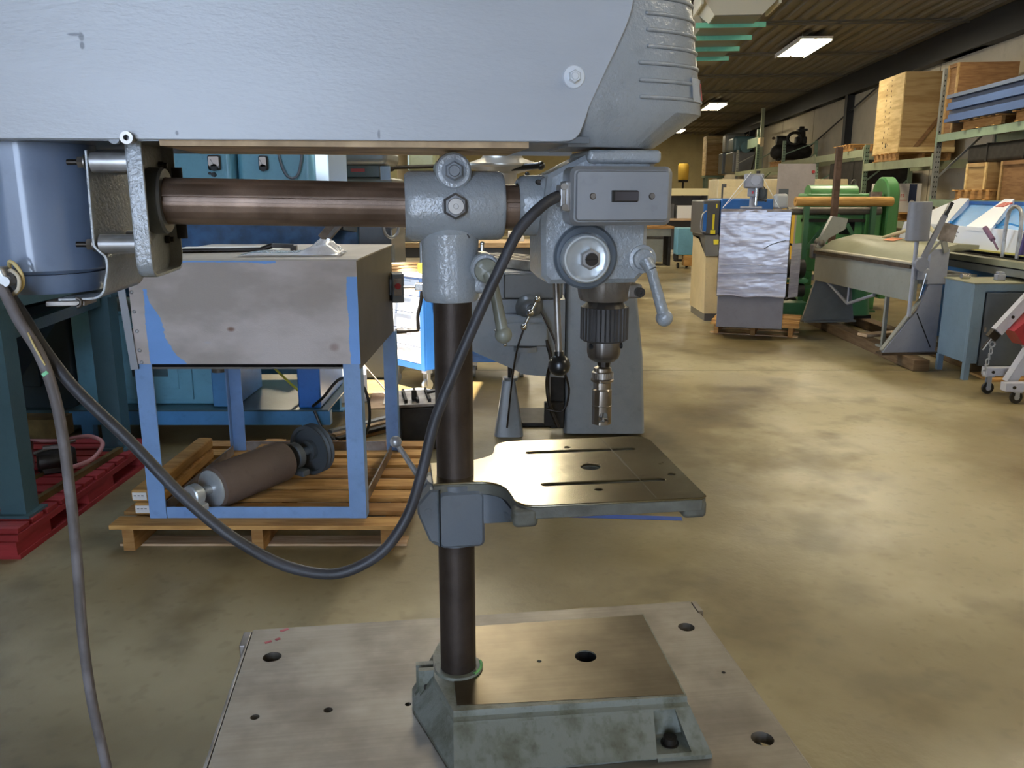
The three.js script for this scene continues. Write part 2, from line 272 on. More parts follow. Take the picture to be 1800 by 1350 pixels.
// ---------- the radial drill press ----------
const dp = thing('drill_press', 'grey radial arm drill press with belt guard, switch box and brown column in the foreground', 'drill press', [DX, 0.49, DZ], DT);
dp.userData.lift = 0.49;
{ // base casting
  const top = [[0.432, -0.16], [-0.015, -0.16], [-0.05, -0.055], [-0.05, 0.03], [-0.02, 0.145], [0.424, 0.157]], ring = (pts, y) => pts.map(p => [p[0], y, p[1]]).reverse();
  const low = [[0.452, -0.228], [-0.02, -0.228], [-0.094, -0.045], [-0.094, 0.02], [-0.025, 0.225], [0.447, 0.236]];
  const lerp = (k, g = 0) => top.map((p, i) => [p[0] + (low[i][0] - p[0]) * k + g, p[1] + (low[i][1] - p[1]) * k]);
  let body = loft([ring(low, 0.4905), ring(low, 0.499), ring(lerp(0.17), 0.549), ring(lerp(0.13), 0.553), ring(lerp(0.055), 0.5545), ring(lerp(0.012), 0.557), ring(top, 0.566), ring(lerp(-0.012), 0.5685)], true, 0.4);
  body = cut(body, cy(0.0225, 0.0225, 0.3, 0.263, 0.55, -0.005, 'y', 28), cy(0.005, 0.005, 0.05, 0.165, 0.56, 0.001, 'y', 12), cy(0.0025, 0.0025, 0.03, 0.23, 0.57, 0.075, 'y', 8),
    loft([ring([[0.345, 0.4], [0.41, 0.4], [0.41, 0.172], [0.345, 0.172]], 0.503), ring([[0.355, 0.4], [0.397, 0.4], [0.397, 0.162], [0.355, 0.162]], 0.551)]),
    bx(0.17, 0.014, 0.03, 0.26, 0.492, 0.240), b2(-0.12, -0.062, 0.505, 0.6, -0.02, -0.006), b2(-0.12, -0.067, 0.52, 0.6, 0.008, 0.016));
  const base = P(dp, 'base', body, mat('baseCasting', 0x73766c, { roughness: 0.5, map: (() => { const a = fbm(171, 5, 6), b = fbm(177, 20, 4); return tex(512, (u, v) => mix3([0.74, 0.73, 0.66], [1, 1, 1], sat(0.1 + 1.1 * step(0.15, 0.75, a(u, v)) - 0.45 * step(0.45, 0.85, b(u, v)))), true, 0.2); })(), bump: [tLump, 0.0012] }));
  const worn = mat('baseSteel', 0x7d7464, { metalness: 0.9, roughness: 0.46, map: tSteel, roughnessMap: tSteelR });
  P(base, 'machined_top', prH([[0.429, -0.157], [0.02, -0.157], [-0.012, -0.12], [-0.012, 0.128], [0.42, 0.15]], 0.5686, 0.5692, 0, [[0.263, -0.005, 0.0225], [0.165, 0.001, 0.005]]), worn);
  P(base, 'column_socket', la([[0.036, 0.545], [0.05, 0.545], [0.05, 0.568], [0.047, 0.573], [0.036, 0.573]], 0, 0, 0), 'baseCasting');
  P(base, 'bore', la([[0.0001, 0.5], [0.0222, 0.5], [0.0224, 0.5665], [0.0218, 0.5665], [0.0216, 0.502], [0.0001, 0.502]], 0.263, 0, -0.005), 'hole');
  P(base, 'clamp_ear', [prX([[-0.034, 0.5], [-0.024, 0.5], [-0.022, 0.566], [-0.036, 0.566]], -0.085, -0.035), prX([[-0.006, 0.5], [0.006, 0.5], [0.006, 0.57], [-0.006, 0.57]], -0.08, -0.035)], 'baseCasting');
  P(base, 'clamp_bolt', [cy(0.005, 0.005, 0.05, -0.066, 0.535, -0.015, 'z', 12), hx(0.009, 0.008, -0.066, 0.535, -0.042)], 'darkSteel');
  P(base, 'foot_bolt', [cy(0.0125, 0.0125, 0.014, 0.378, 0.51, 0.2), cy(0.006, 0.006, 0.001, 0.378, 0.5172, 0.2, 'y', 6), cy(0.017, 0.017, 0.002, 0.378, 0.504, 0.2)], 'darkSteel');
  P(base, 'paint_ring', T(new THREE.TorusGeometry(0.046, 0.003, 6, 16, 1.1), 0, 0.574, 0, Math.PI / 2, 0, 0).rotateY(0.2), mat('greenMark', 0x6fb06a, { roughness: 0.8 }));
}
P(dp, 'column', [cy(0.0352, 0.0352, 0.86, 0, 0.985, 0, 'y', 48)], 'columnSteel');
{ // work table and its clamp bracket
  const s1 = smooth([[-0.045, 0.052], [0.02, 0.051], [0.06, 0.058], [0.082, 0.085], [0.09, 0.13], [0.093, 0.155], [0.108, 0.178], [0.128, 0.185]], 26);
  const s2 = smooth([[0.14, -0.196], [0.116, -0.192], [0.097, -0.172], [0.09, -0.145], [0.082, -0.11], [0.06, -0.088], [0.03, -0.075], [-0.045, -0.07]], 26);
  const corner = [[0.422, 0.186], [0.432, 0.176], [0.434, -0.165], [0.424, -0.188], [0.402, -0.198]];
  const holes = [[0.264, -0.005, 0.0185], [0.16, 0.375, -0.109, 0.0085], [0.16, 0.378, 0.084, 0.0085], [0.25, 0.121, 0.0075], [0.244, -0.136, 0.0065], [0.407, 0.058, 0.0075], [0.405, -0.004, 0.003], [0.413, -0.012, 0.0025], [0.25, -0.08, 0.0015]];
  P(dp, 'table', prH([...s1, ...corner, ...s2], 0.9755, 0.98, 0.0012, holes, 0.45), 'tableSteel');
  const scratch = [beam([0.33, 0.9802, -0.195], [0.335, 0.9802, 0.0], 0.002, 0.0004), beam([0.335, 0.9802, -0.08], [0.34, 0.9802, 0.18], 0.0015, 0.0004)];
  const tbl = dp.children[dp.children.length - 1];
  P(tbl, 'scribed_line', scratch, 'brightSteel');
  const edge = mat('tableEdge', 0x70726a, { roughness: 0.6, metalness: 0.2, map: tRust, bump: [tLump, 0.001] });
  const off = (pts, d) => pts.map(p => [p[0], p[1] * (1 + d)]);
  P(tbl, 'table_rim', [prH([...s1.map(p => [p[0] + 0.0008, p[1] - 0.0004]), ...corner.map(p => [p[0] - 0.0008, p[1] * 0.996]), ...s2.map(p => [p[0] + 0.0008, p[1] + 0.0004])], 0.955, 0.9753, 0.001, [[0.264, -0.005, 0.0185]], 0.45)], edge);
  for (const [x, z] of [[0.108, 0.168], [0.411, 0.166], [0.41, -0.175], [0.12, -0.175]]) P(tbl, 'foot_boss', rb(0.044, 0.034, 0.034, 0.009, x, 0.956, z), edge);
  const br = P(dp, 'table_bracket', [
    pr(rrect(-0.036, 0.05, 0.852, 0.962, 0.012), -0.056, 0.057, 0.005), cy(0.054, 0.052, 0.122, 0.0, 0.911, 0, 'y', 36),
    (() => { const o = [[-0.03, 0.051], ...s1.filter(p => p[0] > -0.02 && p[0] < 0.104), [0.104, -0.17], ...s2.filter(p => p[0] > -0.02 && p[0] < 0.104), [-0.03, -0.06]]; return loft([o.map(p => [p[0], 0.898 + 0.42 * Math.max(0, Math.abs(p[1]) - 0.055), p[1]]), o.map(p => [p[0], 0.9548, p[1]])].map(r => r.reverse()), true, 0.5); })(), b2(0.09, 0.4, 0.925, 0.954, -0.012, 0.012)], 'darkPaint');
  P(br, 'clamp_ear', [pr([[-0.033, 0.968], [-0.05, 0.968], [-0.075, 0.94], [-0.074, 0.922], [-0.053, 0.866], [-0.033, 0.86]], 0.006, 0.054, 0.004), pr([[-0.033, 0.968], [-0.05, 0.968], [-0.075, 0.94], [-0.074, 0.922], [-0.053, 0.866], [-0.033, 0.86]], -0.054, -0.002, 0.004)], 'darkPaint');
  P(br, 'pin', cy(0.0075, 0.0075, 0.11, -0.0545, 0.925, 0.001, 'z'), 'darkPaint');
  P(br, 'seam', bx(0.0022, 0.11, 0.003, -0.0335, 0.913, 0.0565), 'hole');
  const lv = P(dp, 'table_lock_lever', [bar([-0.11, 1.029, -0.055], [-0.06, 0.94, -0.065], 0.0048, 0.0062), cy(0.012, 0.012, 0.03, -0.0545, 0.927, -0.066, 'z')], 'zinc');
  P(lv, 'lever_ball', sp(0.0115, -0.111, 1.031, -0.055), 'zinc');
}
const armY = x => 1.4785 - 0.019 * x;
{ // arm tube with its key slot
  const c = []; for (let i = 0; i <= 60; i++) { const a = (8 + 346 * i / 60) * R; c.push([0.0388 * Math.cos(a), 0.0388 * Math.sin(a)]); } c.push([0.034, -0.0036], [0.034, 0.0045]);
  const g = ext(shp(c), 0.68).rotateY(-Math.PI / 2); g.rotateX(-5 * R); g.translate(0.18, 0, 0); g.rotateZ(-0.019); g.translate(0, 1.4785, 0);
  P(dp, 'arm', toCreasedNormals(g, 0.4), 'brownSteel');
  // arm clamp head on the column
  const pf = [[0.0395, -0.081], [0.054, -0.081], [0.0585, -0.076], [0.06, -0.07], [0.0605, 0], [0.06, 0.082], [0.0585, 0.088], [0.054, 0.092], [0.0395, 0.092]];
  const hd = P(dp, 'arm_clamp_head', [la(pf.map(p => [p[0], p[1]]), 0, 1.4785, 0, 'x', 48), la([[0.0355, 1.311], [0.047, 1.311], [0.0505, 1.316], [0.0515, 1.33], [0.0505, 1.40], [0.052, 1.43], [0.03, 1.46]], -0.003, 0, 0, 'y', 48),
    la([[0.0, 0.056], [0.027, 0.056], [0.0305, 0.052], [0.0315, 0.04], [0.0315, -0.03]].reverse(), 0.002, 1.537, 0, 'z', 36).rotateX(0), rb2(-0.03, 0.034, 1.50, 1.535, -0.03, 0.044, 0.008),
    la([[0.026, -0.02], [0.026, 0.05], [0.023, 0.054], [0, 0.054]], 0.055, 1.372, 0, 'z', 30), rb2(0.02, 0.064, 1.345, 1.395, -0.03, 0.03, 0.01), rb2(-0.02, 0.06, 1.325, 1.36, -0.02, 0.03, 0.01)], 'hammerPaint');
  P(hd, 'pivot_nut', [cy(0.0205, 0.0205, 0.003, 0.002, 1.537, 0.0575, 'z'), hx(0.0165, 0.012, 0.002, 1.537, 0.065), cy(0.0085, 0.0098, 0.008, 0.002, 1.537, 0.075, 'z')], 'nutPaint');
  P(hd, 'lock_nut', [cy(0.0225, 0.0225, 0.004, 0.003, 1.479, 0.062, 'z'), hx(0.0225, 0.013, 0.003, 1.479, 0.0695)], mat('nutSteel', 0x75777a, { metalness: 0.7, roughness: 0.4, map: tRust }));
  P(hd, 'lock_screw', [la([[0, 0.012], [0.004, 0.012], [0.0045, 0.014], [0.013, 0.014], [0.0135, 0.011], [0.0135, 0]].reverse(), 0.003, 1.479, 0.074, 'z')], 'greySteel', 'worn rusty screw end');
  P(hd, 'grease_fitting', [cy(0.003, 0.004, 0.012, 0.052, 1.407, 0.03), sp(0.004, 0.052, 1.414, 0.03, 8)], 'brightSteel');
  P(hd, 'paint_chip', bx(0.0025, 0.008, 0.0006, 0.026, 1.428, 0.0512, 0, 0, 0.5), 'black');
  const ol = mat('olivePaint', 0x7e7f72, { roughness: 0.5, map: tWear, clearcoat: 0.25 });
  const cl = P(dp, 'column_lock_handle', [la([[0, 0.014], [0.012, 0.013], [0.02, 0.008], [0.0215, 0]].reverse(), 0.056, 1.369, 0.056, 'z'), bar([0.06, 1.364, 0.066], [0.0665, 1.345, 0.074], 0.012, 0.0095), bar([0.0665, 1.346, 0.074], [0.0815, 1.266, 0.08], 0.0088, 0.0105)], ol, 'olive grey locking handle');
  P(cl, 'handle_ball', sp(0.0152, 0.083, 1.259, 0.081), ol);
}
{ // drill head
  const prof = [[0.166, 1.345], [0.153, 1.358], [0.151, 1.45], [0.163, 1.532], [0.232, 1.566], [0.35, 1.566], [0.352, 1.55], [0.341, 1.535], [0.341, 1.366], [0.322, 1.345]];
  const head = P(dp, 'drill_head', [pr(prof, -0.075, 0.068, 0.008), rb2(0.228, 0.357, 1.55, 1.5725, -0.082, 0.082, 0.008), la([[0.04, 0.118], [0.046, 0.118], [0.0515, 0.124], [0.053, 0.13], [0.0535, 0.2]], 0, 1.4785, 0, 'x', 40), rb2(0.15, 0.2, 1.43, 1.53, -0.05, 0.05, 0.02), cy(0.05, 0.055, 0.016, 0.227, 1.393, 0.07, 'z', 40)], 'hammerPaint');
  P(head, 'set_screw', [T(new THREE.TorusGeometry(0.005, 0.0014, 6, 16), 0.151, 1.519, 0.036, -0.8), cy(0.0042, 0.0042, 0.003, 0.151, 1.5185, 0.0355, 'z', 12)], 'darkSteel');
  P(head, 'boss_ring', [la([[0.043, 0], [0.053, 0], [0.056, 0.003], [0.056, 0.012], [0.052, 0.016], [0.043, 0.016]], 0.227, 1.393, 0.07, 'z', 48)], mat('darkRing', 0x545d66, { roughness: 0.4, clearcoat: 0.3, map: tWear }));
  const cap = P(head, 'spring_cap', [la([[0, 0], [0.042, 0], [0.0425, 0.003], [0.0415, 0.018], [0.039, 0.021], [0.036, 0.021], [0.033, 0.0185], [0.03, 0.0175], [0.0, 0.0175]], 0.222, 1.3915, 0.092, 'z', 48)], mat('capMetal', 0xc9d0d4, { metalness: 0.55, roughness: 0.35, map: tWear }));
  P(cap, 'cap_nut', [hx(0.0185, 0.013, 0.2265, 1.3915, 0.116)], 'zinc');
  P(cap, 'slotted_stud', [cut(cy(0.0108, 0.0115, 0.02, 0.2275, 1.3915, 0.1185, 'z', 24), bx(0.03, 0.0018, 0.006, 0.2275, 1.3915, 0.1285))], 'darkSteel');
  const box = P(head, 'switch_box', pr(rrect(0.1865, 0.3595, 1.448, 1.5435, 0.013), 0.066, 0.138, 0.006, [], 0.3), mat('boxMetal', 0x9b9d9f, { metalness: 0.55, roughness: 0.42, map: tWear }));
  P(box, 'cover_plate', pr(rrect(0.1945, 0.3525, 1.4555, 1.5365, 0.007), 0.1385, 0.1435, 0.0025, [], 0.3), mat('plateMetal', 0xa4a9b0, { metalness: 0.6, roughness: 0.34, map: tWear }));
  P(box, 'toggle_switch', [rb2(0.254, 0.2985, 1.486, 1.505, 0.141, 0.1445, 0.001)], 'black');
  P(box.children[1], 'rocker', [prH([[0.260, 0.1445], [0.2735, 0.1455], [0.2975, 0.152], [0.2975, 0.1435], [0.26, 0.1435]], 1.4875, 1.5035, 0.0008)], mat('rockerBrown', 0x2a1f1c, { roughness: 0.6 }));
  for (const x of [0.223, 0.3225]) P(box, 'cover_screw', [la([[0, 0.0032], [0.004, 0.0024], [0.0055, 0]].reverse(), x, 1.4955, 0.1435, 'z', 16), bx(0.008, 0.0012, 0.0012, x, 1.4955, 0.1465, 0, 0, 0.4)], 'greySteel');
  const cc = P(box, 'cable_clamp', [rb2(0.169, 0.18, 1.478, 1.514, 0.105, 0.14, 0.003), rb2(0.178, 0.189, 1.47, 1.52, 0.09, 0.135, 0.004)], 'zinc');
  P(cc, 'clamp_screw', [cy(0.0055, 0.0055, 0.006, 0.1745, 1.511, 0.143, 'z'), cy(0.0055, 0.0055, 0.006, 0.1765, 1.4775, 0.143, 'z')], 'greySteel');
  const qh = P(dp, 'quill_lock_handle', [la([[0, 0.034], [0.017, 0.032], [0.0185, 0.03], [0.0185, 0.024], [0.0245, 0.022], [0.0255, 0]].reverse(), 0.332, 1.387, 0.05, 'z'), bar([0.333, 1.386, 0.086], [0.341, 1.37, 0.094], 0.0125, 0.0105), bar([0.3405, 1.372, 0.094], [0.366, 1.293, 0.094], 0.009, 0.0105)], 'hammerPaint');
  P(qh, 'handle_ball', sp(0.0152, 0.3685, 1.285, 0.094), 'hammerPaint');
  const fl = P(dp, 'feed_lever', [cy(0.03, 0.034, 0.03, 0.207, 1.39, -0.088, 'z'), bar([0.2075, 1.39, -0.105], [0.2172, 1.205, -0.105], 0.0066), bar([0.2172, 1.205, -0.105], [0.218, 1.187, -0.105], 0.0072)], 'greySteel');
  P(fl, 'lever_knob', [sp(0.0225, 0.219, 1.163, -0.105), cy(0.0095, 0.0095, 0.012, 0.218, 1.186, -0.105)], 'black', 'round black knob');
  const sc = P(dp, 'spindle_collar', [la([[0.03, 1.305], [0.044, 1.307], [0.0475, 1.315], [0.0505, 1.337], [0.0505, 1.346], [0.03, 1.346]], 0.2815, 0, 0, 'y', 36), rb2(0.318, 0.346, 1.312, 1.338, -0.012, 0.03, 0.004)], mat('wornGrey', 0x847f78, { metalness: 0.5, roughness: 0.42, map: tRust, bump: [tLump, 0.0008] }));
  P(sc, 'cap_screw', [cut(cy(0.0088, 0.0088, 0.012, 0.339, 1.3245, 0.036, 'z', 20), cy(0.0042, 0.0042, 0.01, 0.339, 1.3245, 0.042, 'z', 6))], 'darkSteel');
  // chuck
  const flutes = []; for (let i = 0; i < 160; i++) { const a = i / 160 * Math.PI * 2, k = i % 5; flutes.push([(k === 0 ? 0.0425 : 0.0448) * Math.cos(a), (k === 0 ? 0.0425 : 0.0448) * Math.sin(a)]); }
  const ch = P(dp, 'chuck', [la([[0.0, 1.192], [0.022, 1.192], [0.029, 1.199], [0.0315, 1.209], [0.0315, 1.236], [0.03, 1.24], [0.03, 1.29], [0.0425, 1.293], [0.041, 1.295], [0.03, 1.308], [0.02, 1.31], [0, 1.31]], 0.2835, 0, 0, 'y', 40)], mat('chuckSteel', 0x8a8886, { metalness: 0.9, roughness: 0.38, map: tRust }));
  P(ch, 'chuck_sleeve', [ext(shp(flutes), 0.06).rotateX(Math.PI / 2).translate(0.2835, 1.2945, 0), la([[0.03, 1.231], [0.0405, 1.231], [0.0425, 1.2345], [0.0425, 1.24]], 0.2835, 0, 0)].map(flat), mat('sleeveSteel', 0x474646, { metalness: 0.3, roughness: 0.6, map: tRust }));
  P(ch, 'chuck_jaws', la([[0, 1.172], [0.009, 1.172], [0.013, 1.188], [0.013, 1.196], [0, 1.196]], 0.2845, 0, 0, 'y', 9), 'darkSteel');
  P(ch, 'key_hole', [cy(0.0055, 0.0055, 0.006, 0.256, 1.222, 0.014, 'x', 12), cy(0.0055, 0.0055, 0.006, 0.3125, 1.222, 0.012, 'x', 12)], 'hole');
}
{ // belt guard, nose casting, pan
  const side = [[-1.0, 1.5785], [0.168, 1.5815], ...smooth([[0.178, 1.582], [0.19, 1.584], [0.202, 1.594], [0.2165, 1.634], [0.245, 1.695], [0.273, 1.755], [0.281, 1.778], [0.285, 1.80], [0.286, 1.93]], 16), [-1.0, 1.93]];
  const sheetMat = (() => {   // paint on the guard: even grey blue with a few dark smudges of their own shape
    const a = fbm(211, 5, 5), W = 1024, Hh = 320, spot = (u, v, x, y, rx, ry, rot = 0) => { const du = (u - x) / rx, dv = (v - y) / ry, c = Math.cos(rot), s = Math.sin(rot); return step(1.25, 0.7, Math.hypot(du * c + dv * s, dv * c - du * s) + 0.9 * (a(u * 9 % 1, v * 5 % 1) - 0.5)); };
    const t = tex(W, (u, v) => { const X = -1 + 1.3 * u, Y = 1.57 + 0.37 * v; let k = 0.93 + 0.07 * a(u, v); let s = Math.max(spot(X, Y, -0.556, 1.7265, 0.011, 0.0022, -0.25), spot(X, Y, -0.547, 1.7235, 0.004, 0.006), spot(X, Y, -0.547, 1.7115, 0.0035, 0.0055), spot(X, Y, -0.424, 1.589, 0.002, 0.003), 0.6 * spot(X, Y, -0.12, 1.59, 0.002, 0.007, 0.4)); return mix3([k, k, k], [0.42, 0.43, 0.44], 0.75 * s); }, true, 1, Hh);
    t.wrapS = t.wrapT = THREE.ClampToEdgeWrapping; t.repeat.set(1, 1);
    return mat('guardPaint', 0xaeb3ba, { roughness: 0.36, clearcoat: 0, specularIntensity: 1.2, map: t, bump: [again(tLump, 0.12, 0.14), 0.0006] });
  })();
  const g = P(dp, 'belt_guard', [pr(side, 0.1262, 0.1302, 0.0012), b2(-1, 0.25, 1.925, 1.93, -0.16, 0.1262), b2(-1, 0.25, 1.572, 1.925, -0.164, -0.16)], sheetMat);
  fitUV(g.geometry, -1.0, 0.3, 1.57, 1.94);
  P(g, 'guard_pan', [b2(-0.452, 0.12, 1.5715, 1.59, -0.158, 0.122)], 'tanPan', 'tan underside pan');
  P(g, 'guard_pan', [b2(-1, -0.453, 1.578, 1.59, -0.158, 0.122), b2(0.121, 0.22, 1.58, 1.59, -0.158, 0.122)], 'darkPaint');
  const bt = P(g, 'guard_bolt', [hx(0.0105, 0.009, 0.1905, 1.681, 0.1375), cy(0.005, 0.007, 0.002, 0.1905, 1.681, 0.142, 'z')], mat('brightZinc', 0xd3d8de, { metalness: 0.25, roughness: 0.35 }));
  P(bt, 'washer', la([[0.006, 0.0028], [0.0165, 0.0026], [0.0182, 0.0012], [0.0182, 0]].reverse(), 0.1905, 1.681, 0.1302, 'z'), 'brightZinc');
  // nose
  const ringAt = (y, a, b, x0 = 0.19, n = 26, grow = 0) => { const o = []; for (let i = 0; i <= n; i++) { const t = -Math.PI / 2 + Math.PI * i / n, c = Math.cos(t), s = Math.sin(t), e = 2 / 2.5; o.push([x0 + (a + grow) * Math.pow(Math.max(0, c), e), y, (b + grow) * Math.sign(s) * Math.pow(Math.abs(s), e)]); } return o; };
  const dims = y => { const k = (y - 1.634) / 0.3; return [0.2535 - 0.045 * k, 0.1255 - 0.006 * k]; };
  const nose = P(dp, 'guard_nose', loft([ringAt(1.576, 0.165, 0.092), ringAt(1.578, 0.172, 0.095), ringAt(1.632, ...dims(1.634).map(v => v - 0.001)), ringAt(1.637, ...dims(1.637)), ringAt(1.78, ...dims(1.78)), ringAt(1.93, ...dims(1.93))], true, 0.5), 'hammerPaint');
  for (const y of [1.654, 1.68, 1.707, 1.733, 1.758, 1.783, 1.808, 1.834]) {
    const [a, b] = dims(y), pts = ringAt(y, a, b, 0.19, 40, 0.0004).filter(p => p[0] > 0.305 + (1.834 - y) * -0.03);
    P(nose, 'rib', [tb(pts, 0.0034, 40, 8), sp(0.0034, ...pts[0], 8), sp(0.0034, ...pts[pts.length - 1], 8)], 'hammerPaint');
  }
  const patch = (y0, y1, f0, f1, gr) => { const out = []; const rows = [y0, y1].map(y => { const [a, b] = dims(y), r = ringAt(y, a, b, 0.19, 120, gr); return r.slice(60 + f0, 60 + f1); }); const rows2 = [y1, y0].map(y => { const [a, b] = dims(y), r = ringAt(y, a, b, 0.19, 120, gr - 0.002); return r.slice(60 + f0, 60 + f1); }); return loft([rows[0], rows[1], rows2[0], rows2[1], rows[0]].map(r => r), false, 0.5); };
  const lab = P(nose, 'maker_label', patch(1.652, 1.69, 2, 24, 0.0036), mat('labelWhite', 0xa3abb4, { roughness: 0.35, clearcoat: 0.6 }), 'pale label with a red mark');
  P(lab, 'red_mark', patch(1.656, 1.684, 10, 15, 0.0044), mat('labelRed', 0xc23a44, { roughness: 0.4 }));
}
{ // arm end bracket and motor
  const out = rrect(-0.098, 0.098, 1.366, 1.60, 0.028), inn = rrect(-0.094, 0.094, 1.37, 1.596, 0.025);
  const shape = shp(out.map(p => [-p[0], p[1]])); shape.holes.push(new THREE.Path(inn.map(p => new THREE.Vector2(-p[0], p[1]))));
  const rim = toCreasedNormals(ext(shape, 0.024, 0.001).rotateY(Math.PI / 2).translate(-0.5105, 0, 0), 0.5);
  const br = P(dp, 'motor_bracket', [prX(out, -0.511, -0.507, 0.001), rim], 'hammerPaint');
  P(br, 'bracket_flange', [la([[0.039, -0.507], [0.053, -0.507], [0.055, -0.503], [0.055, -0.483], [0.052, -0.479], [0.039, -0.479]].map(p => p), 0, 1.488, 0, 'x', 40)], 'darkPaint');
  for (const [y, z] of [[1.548, 0.07], [1.42, 0.07], [1.548, -0.07], [1.42, -0.07]]) {
    const s = P(br, 'spacer', cy(0.0158, 0.0158, 0.056, -0.542, y, z, 'x', 28), 'zinc', 'bright aluminium spacer tube');
    P(s, 'spacer_bolt', [cy(0.0045, 0.0045, 0.115, -0.55, y, z, 'x', 12), hx(0.0075, 0.008, -0.502, y, z, 'x')], 'darkSteel');
    P(s, 'spacer_nut', [hx(0.0095, 0.009, -0.586, y, z, 'x'), cy(0.012, 0.012, 0.002, -0.58, y, z, 'x')], 'greySteel');
  }
  P(br, 'hex_screw', [cut(cy(0.0095, 0.0095, 0.02, -0.4935, 1.5835, 0.126, 'z', 20), cy(0.0046, 0.0046, 0.02, -0.4935, 1.5835, 0.132, 'z', 6)).translate(0, -0.002, 0.008)], 'greySteel');
  for (const y of [1.53, 1.435]) P(br, 'slot_plate', rb(0.018, 0.03, 0.004, 0.001, -0.482, y, -0.09), 'darkSteel');
  const path = smooth([[-0.573, 1.566], [-0.5755, 1.48], [-0.5765, 1.43], [-0.576, 1.418], [-0.570, 1.41], [-0.561, 1.40], [-0.560, 1.385], [-0.566, 1.358], [-0.570, 1.345], [-0.58, 1.336], [-0.60, 1.3335], [-0.64, 1.333]], 40);
  P(dp, 'motor_plate', pr(thicken(path, 0.004), -0.125, 0.085, 0.0008), 'hammerPaint');
  const mo = P(dp, 'motor', [la([[0, 1.372], [0.09, 1.372], [0.0975, 1.378], [0.0975, 1.45], [0.0955, 1.578], [0, 1.578]], -0.6895, 0, -0.012, 'y', 64)], 'motorPaint');
  P(mo, 'motor_end_cap', [la([[0, 1.338], [0.07, 1.338], [0.086, 1.34], [0.0895, 1.346], [0.0915, 1.366], [0.094, 1.3715], [0, 1.3715]], -0.6895, 0, -0.012, 'y', 64)], 'motorPaint');
  P(mo, 'adjusting_slide', [rb2(-0.66, -0.6, 1.322, 1.331, 0.03, 0.085, 0.002), ...[0, 1].map(k => T(new THREE.TorusGeometry(0.007, 0.003, 6, 14, Math.PI), -0.612, 1.3285, 0.086, 0, 0, -Math.PI / 2))], 'greySteel');
  P(mo, 'dark_boss', cy(0.008, 0.008, 0.01, -0.516, 1.581, 0.124, 'z'), 'darkPaint');
  const jb = P(mo, 'wire_clamp', [rb(0.06, 0.032, 0.03, 0.006, -0.722, 1.367, 0.115, 0, 0, 0.35), cy(0.008, 0.008, 0.01, -0.694, 1.3685, 0.133, 'z')], 'zinc', 'bright cable clamp');
  P(jb, 'yellow_wire', [tb([[-0.70, 1.385, 0.1], [-0.692, 1.397, 0.115], [-0.682, 1.393, 0.122], [-0.674, 1.377, 0.122], [-0.676, 1.36, 0.12], [-0.69, 1.347, 0.115]], 0.003, 30, 7), tb([[-0.69, 1.345, 0.137], [-0.678, 1.33, 0.148], [-0.66, 1.30, 0.166], [-0.644, 1.275, 0.183], [-0.633, 1.245, 0.181]], 0.0016, 30, 5)], mat('strawWire', 0xd3bf86, { roughness: 0.6 }));
  P(jb, 'white_wire', tb([[-0.70, 1.38, 0.106], [-0.687, 1.384, 0.124], [-0.676, 1.374, 0.13], [-0.678, 1.357, 0.13], [-0.694, 1.345, 0.12]], 0.003, 24, 7), mat('paleWire', 0xcfc4ae, { roughness: 0.6 }));
}
P(dp, 'power_cord', tb([[0.172, 1.4965, 0.122], [0.152, 1.49, 0.15], [0.138, 1.482, 0.16], [0.099, 1.445, 0.17], [0.066, 1.385, 0.18], [0.033, 1.318, 0.185], [-0.01, 1.222, 0.19], [-0.044, 1.138, 0.19], [-0.067, 1.051, 0.19], [-0.092, 0.977, 0.19], [-0.129, 0.925, 0.2], [-0.167, 0.898, 0.2], [-0.215, 0.883, 0.2], [-0.287, 0.899, 0.2], [-0.365, 0.949, 0.2], [-0.442, 1.02, 0.19], [-0.522, 1.118, 0.18], [-0.604, 1.205, 0.16], [-0.65, 1.266, 0.14], [-0.685, 1.322, 0.12], [-0.72, 1.37, 0.1]], 0.0092, 160, 14), 'cordRubber');
P(dp, 'supply_cord', tb([[-0.708, 1.368, 0.128], [-0.692, 1.345, 0.14], [-0.672, 1.311, 0.158], [-0.643, 1.262, 0.172], [-0.628, 1.199, 0.175], [-0.623, 1.126, 0.175], [-0.624, 1.031, 0.172], [-0.627, 0.924, 0.17], [-0.633, 0.792, 0.17], [-0.632, 0.665, 0.17], [-0.622, 0.531, 0.17], [-0.6, 0.3, 0.19], [-0.56, 0.04, 0.24], [-0.6, 0.012, 0.4], [-0.75, 0.01, 0.7]], 0.0085, 140, 14), 'cordGrey');
P(dp.children[dp.children.length - 1], 'green_speck', rb(0.01, 0.006, 0.003, 0.001, -0.6345, 1.232, 0.1815, 0, 0, 0.6), mat('greenSpeck', 0x7fc796, { roughness: 0.6 }));
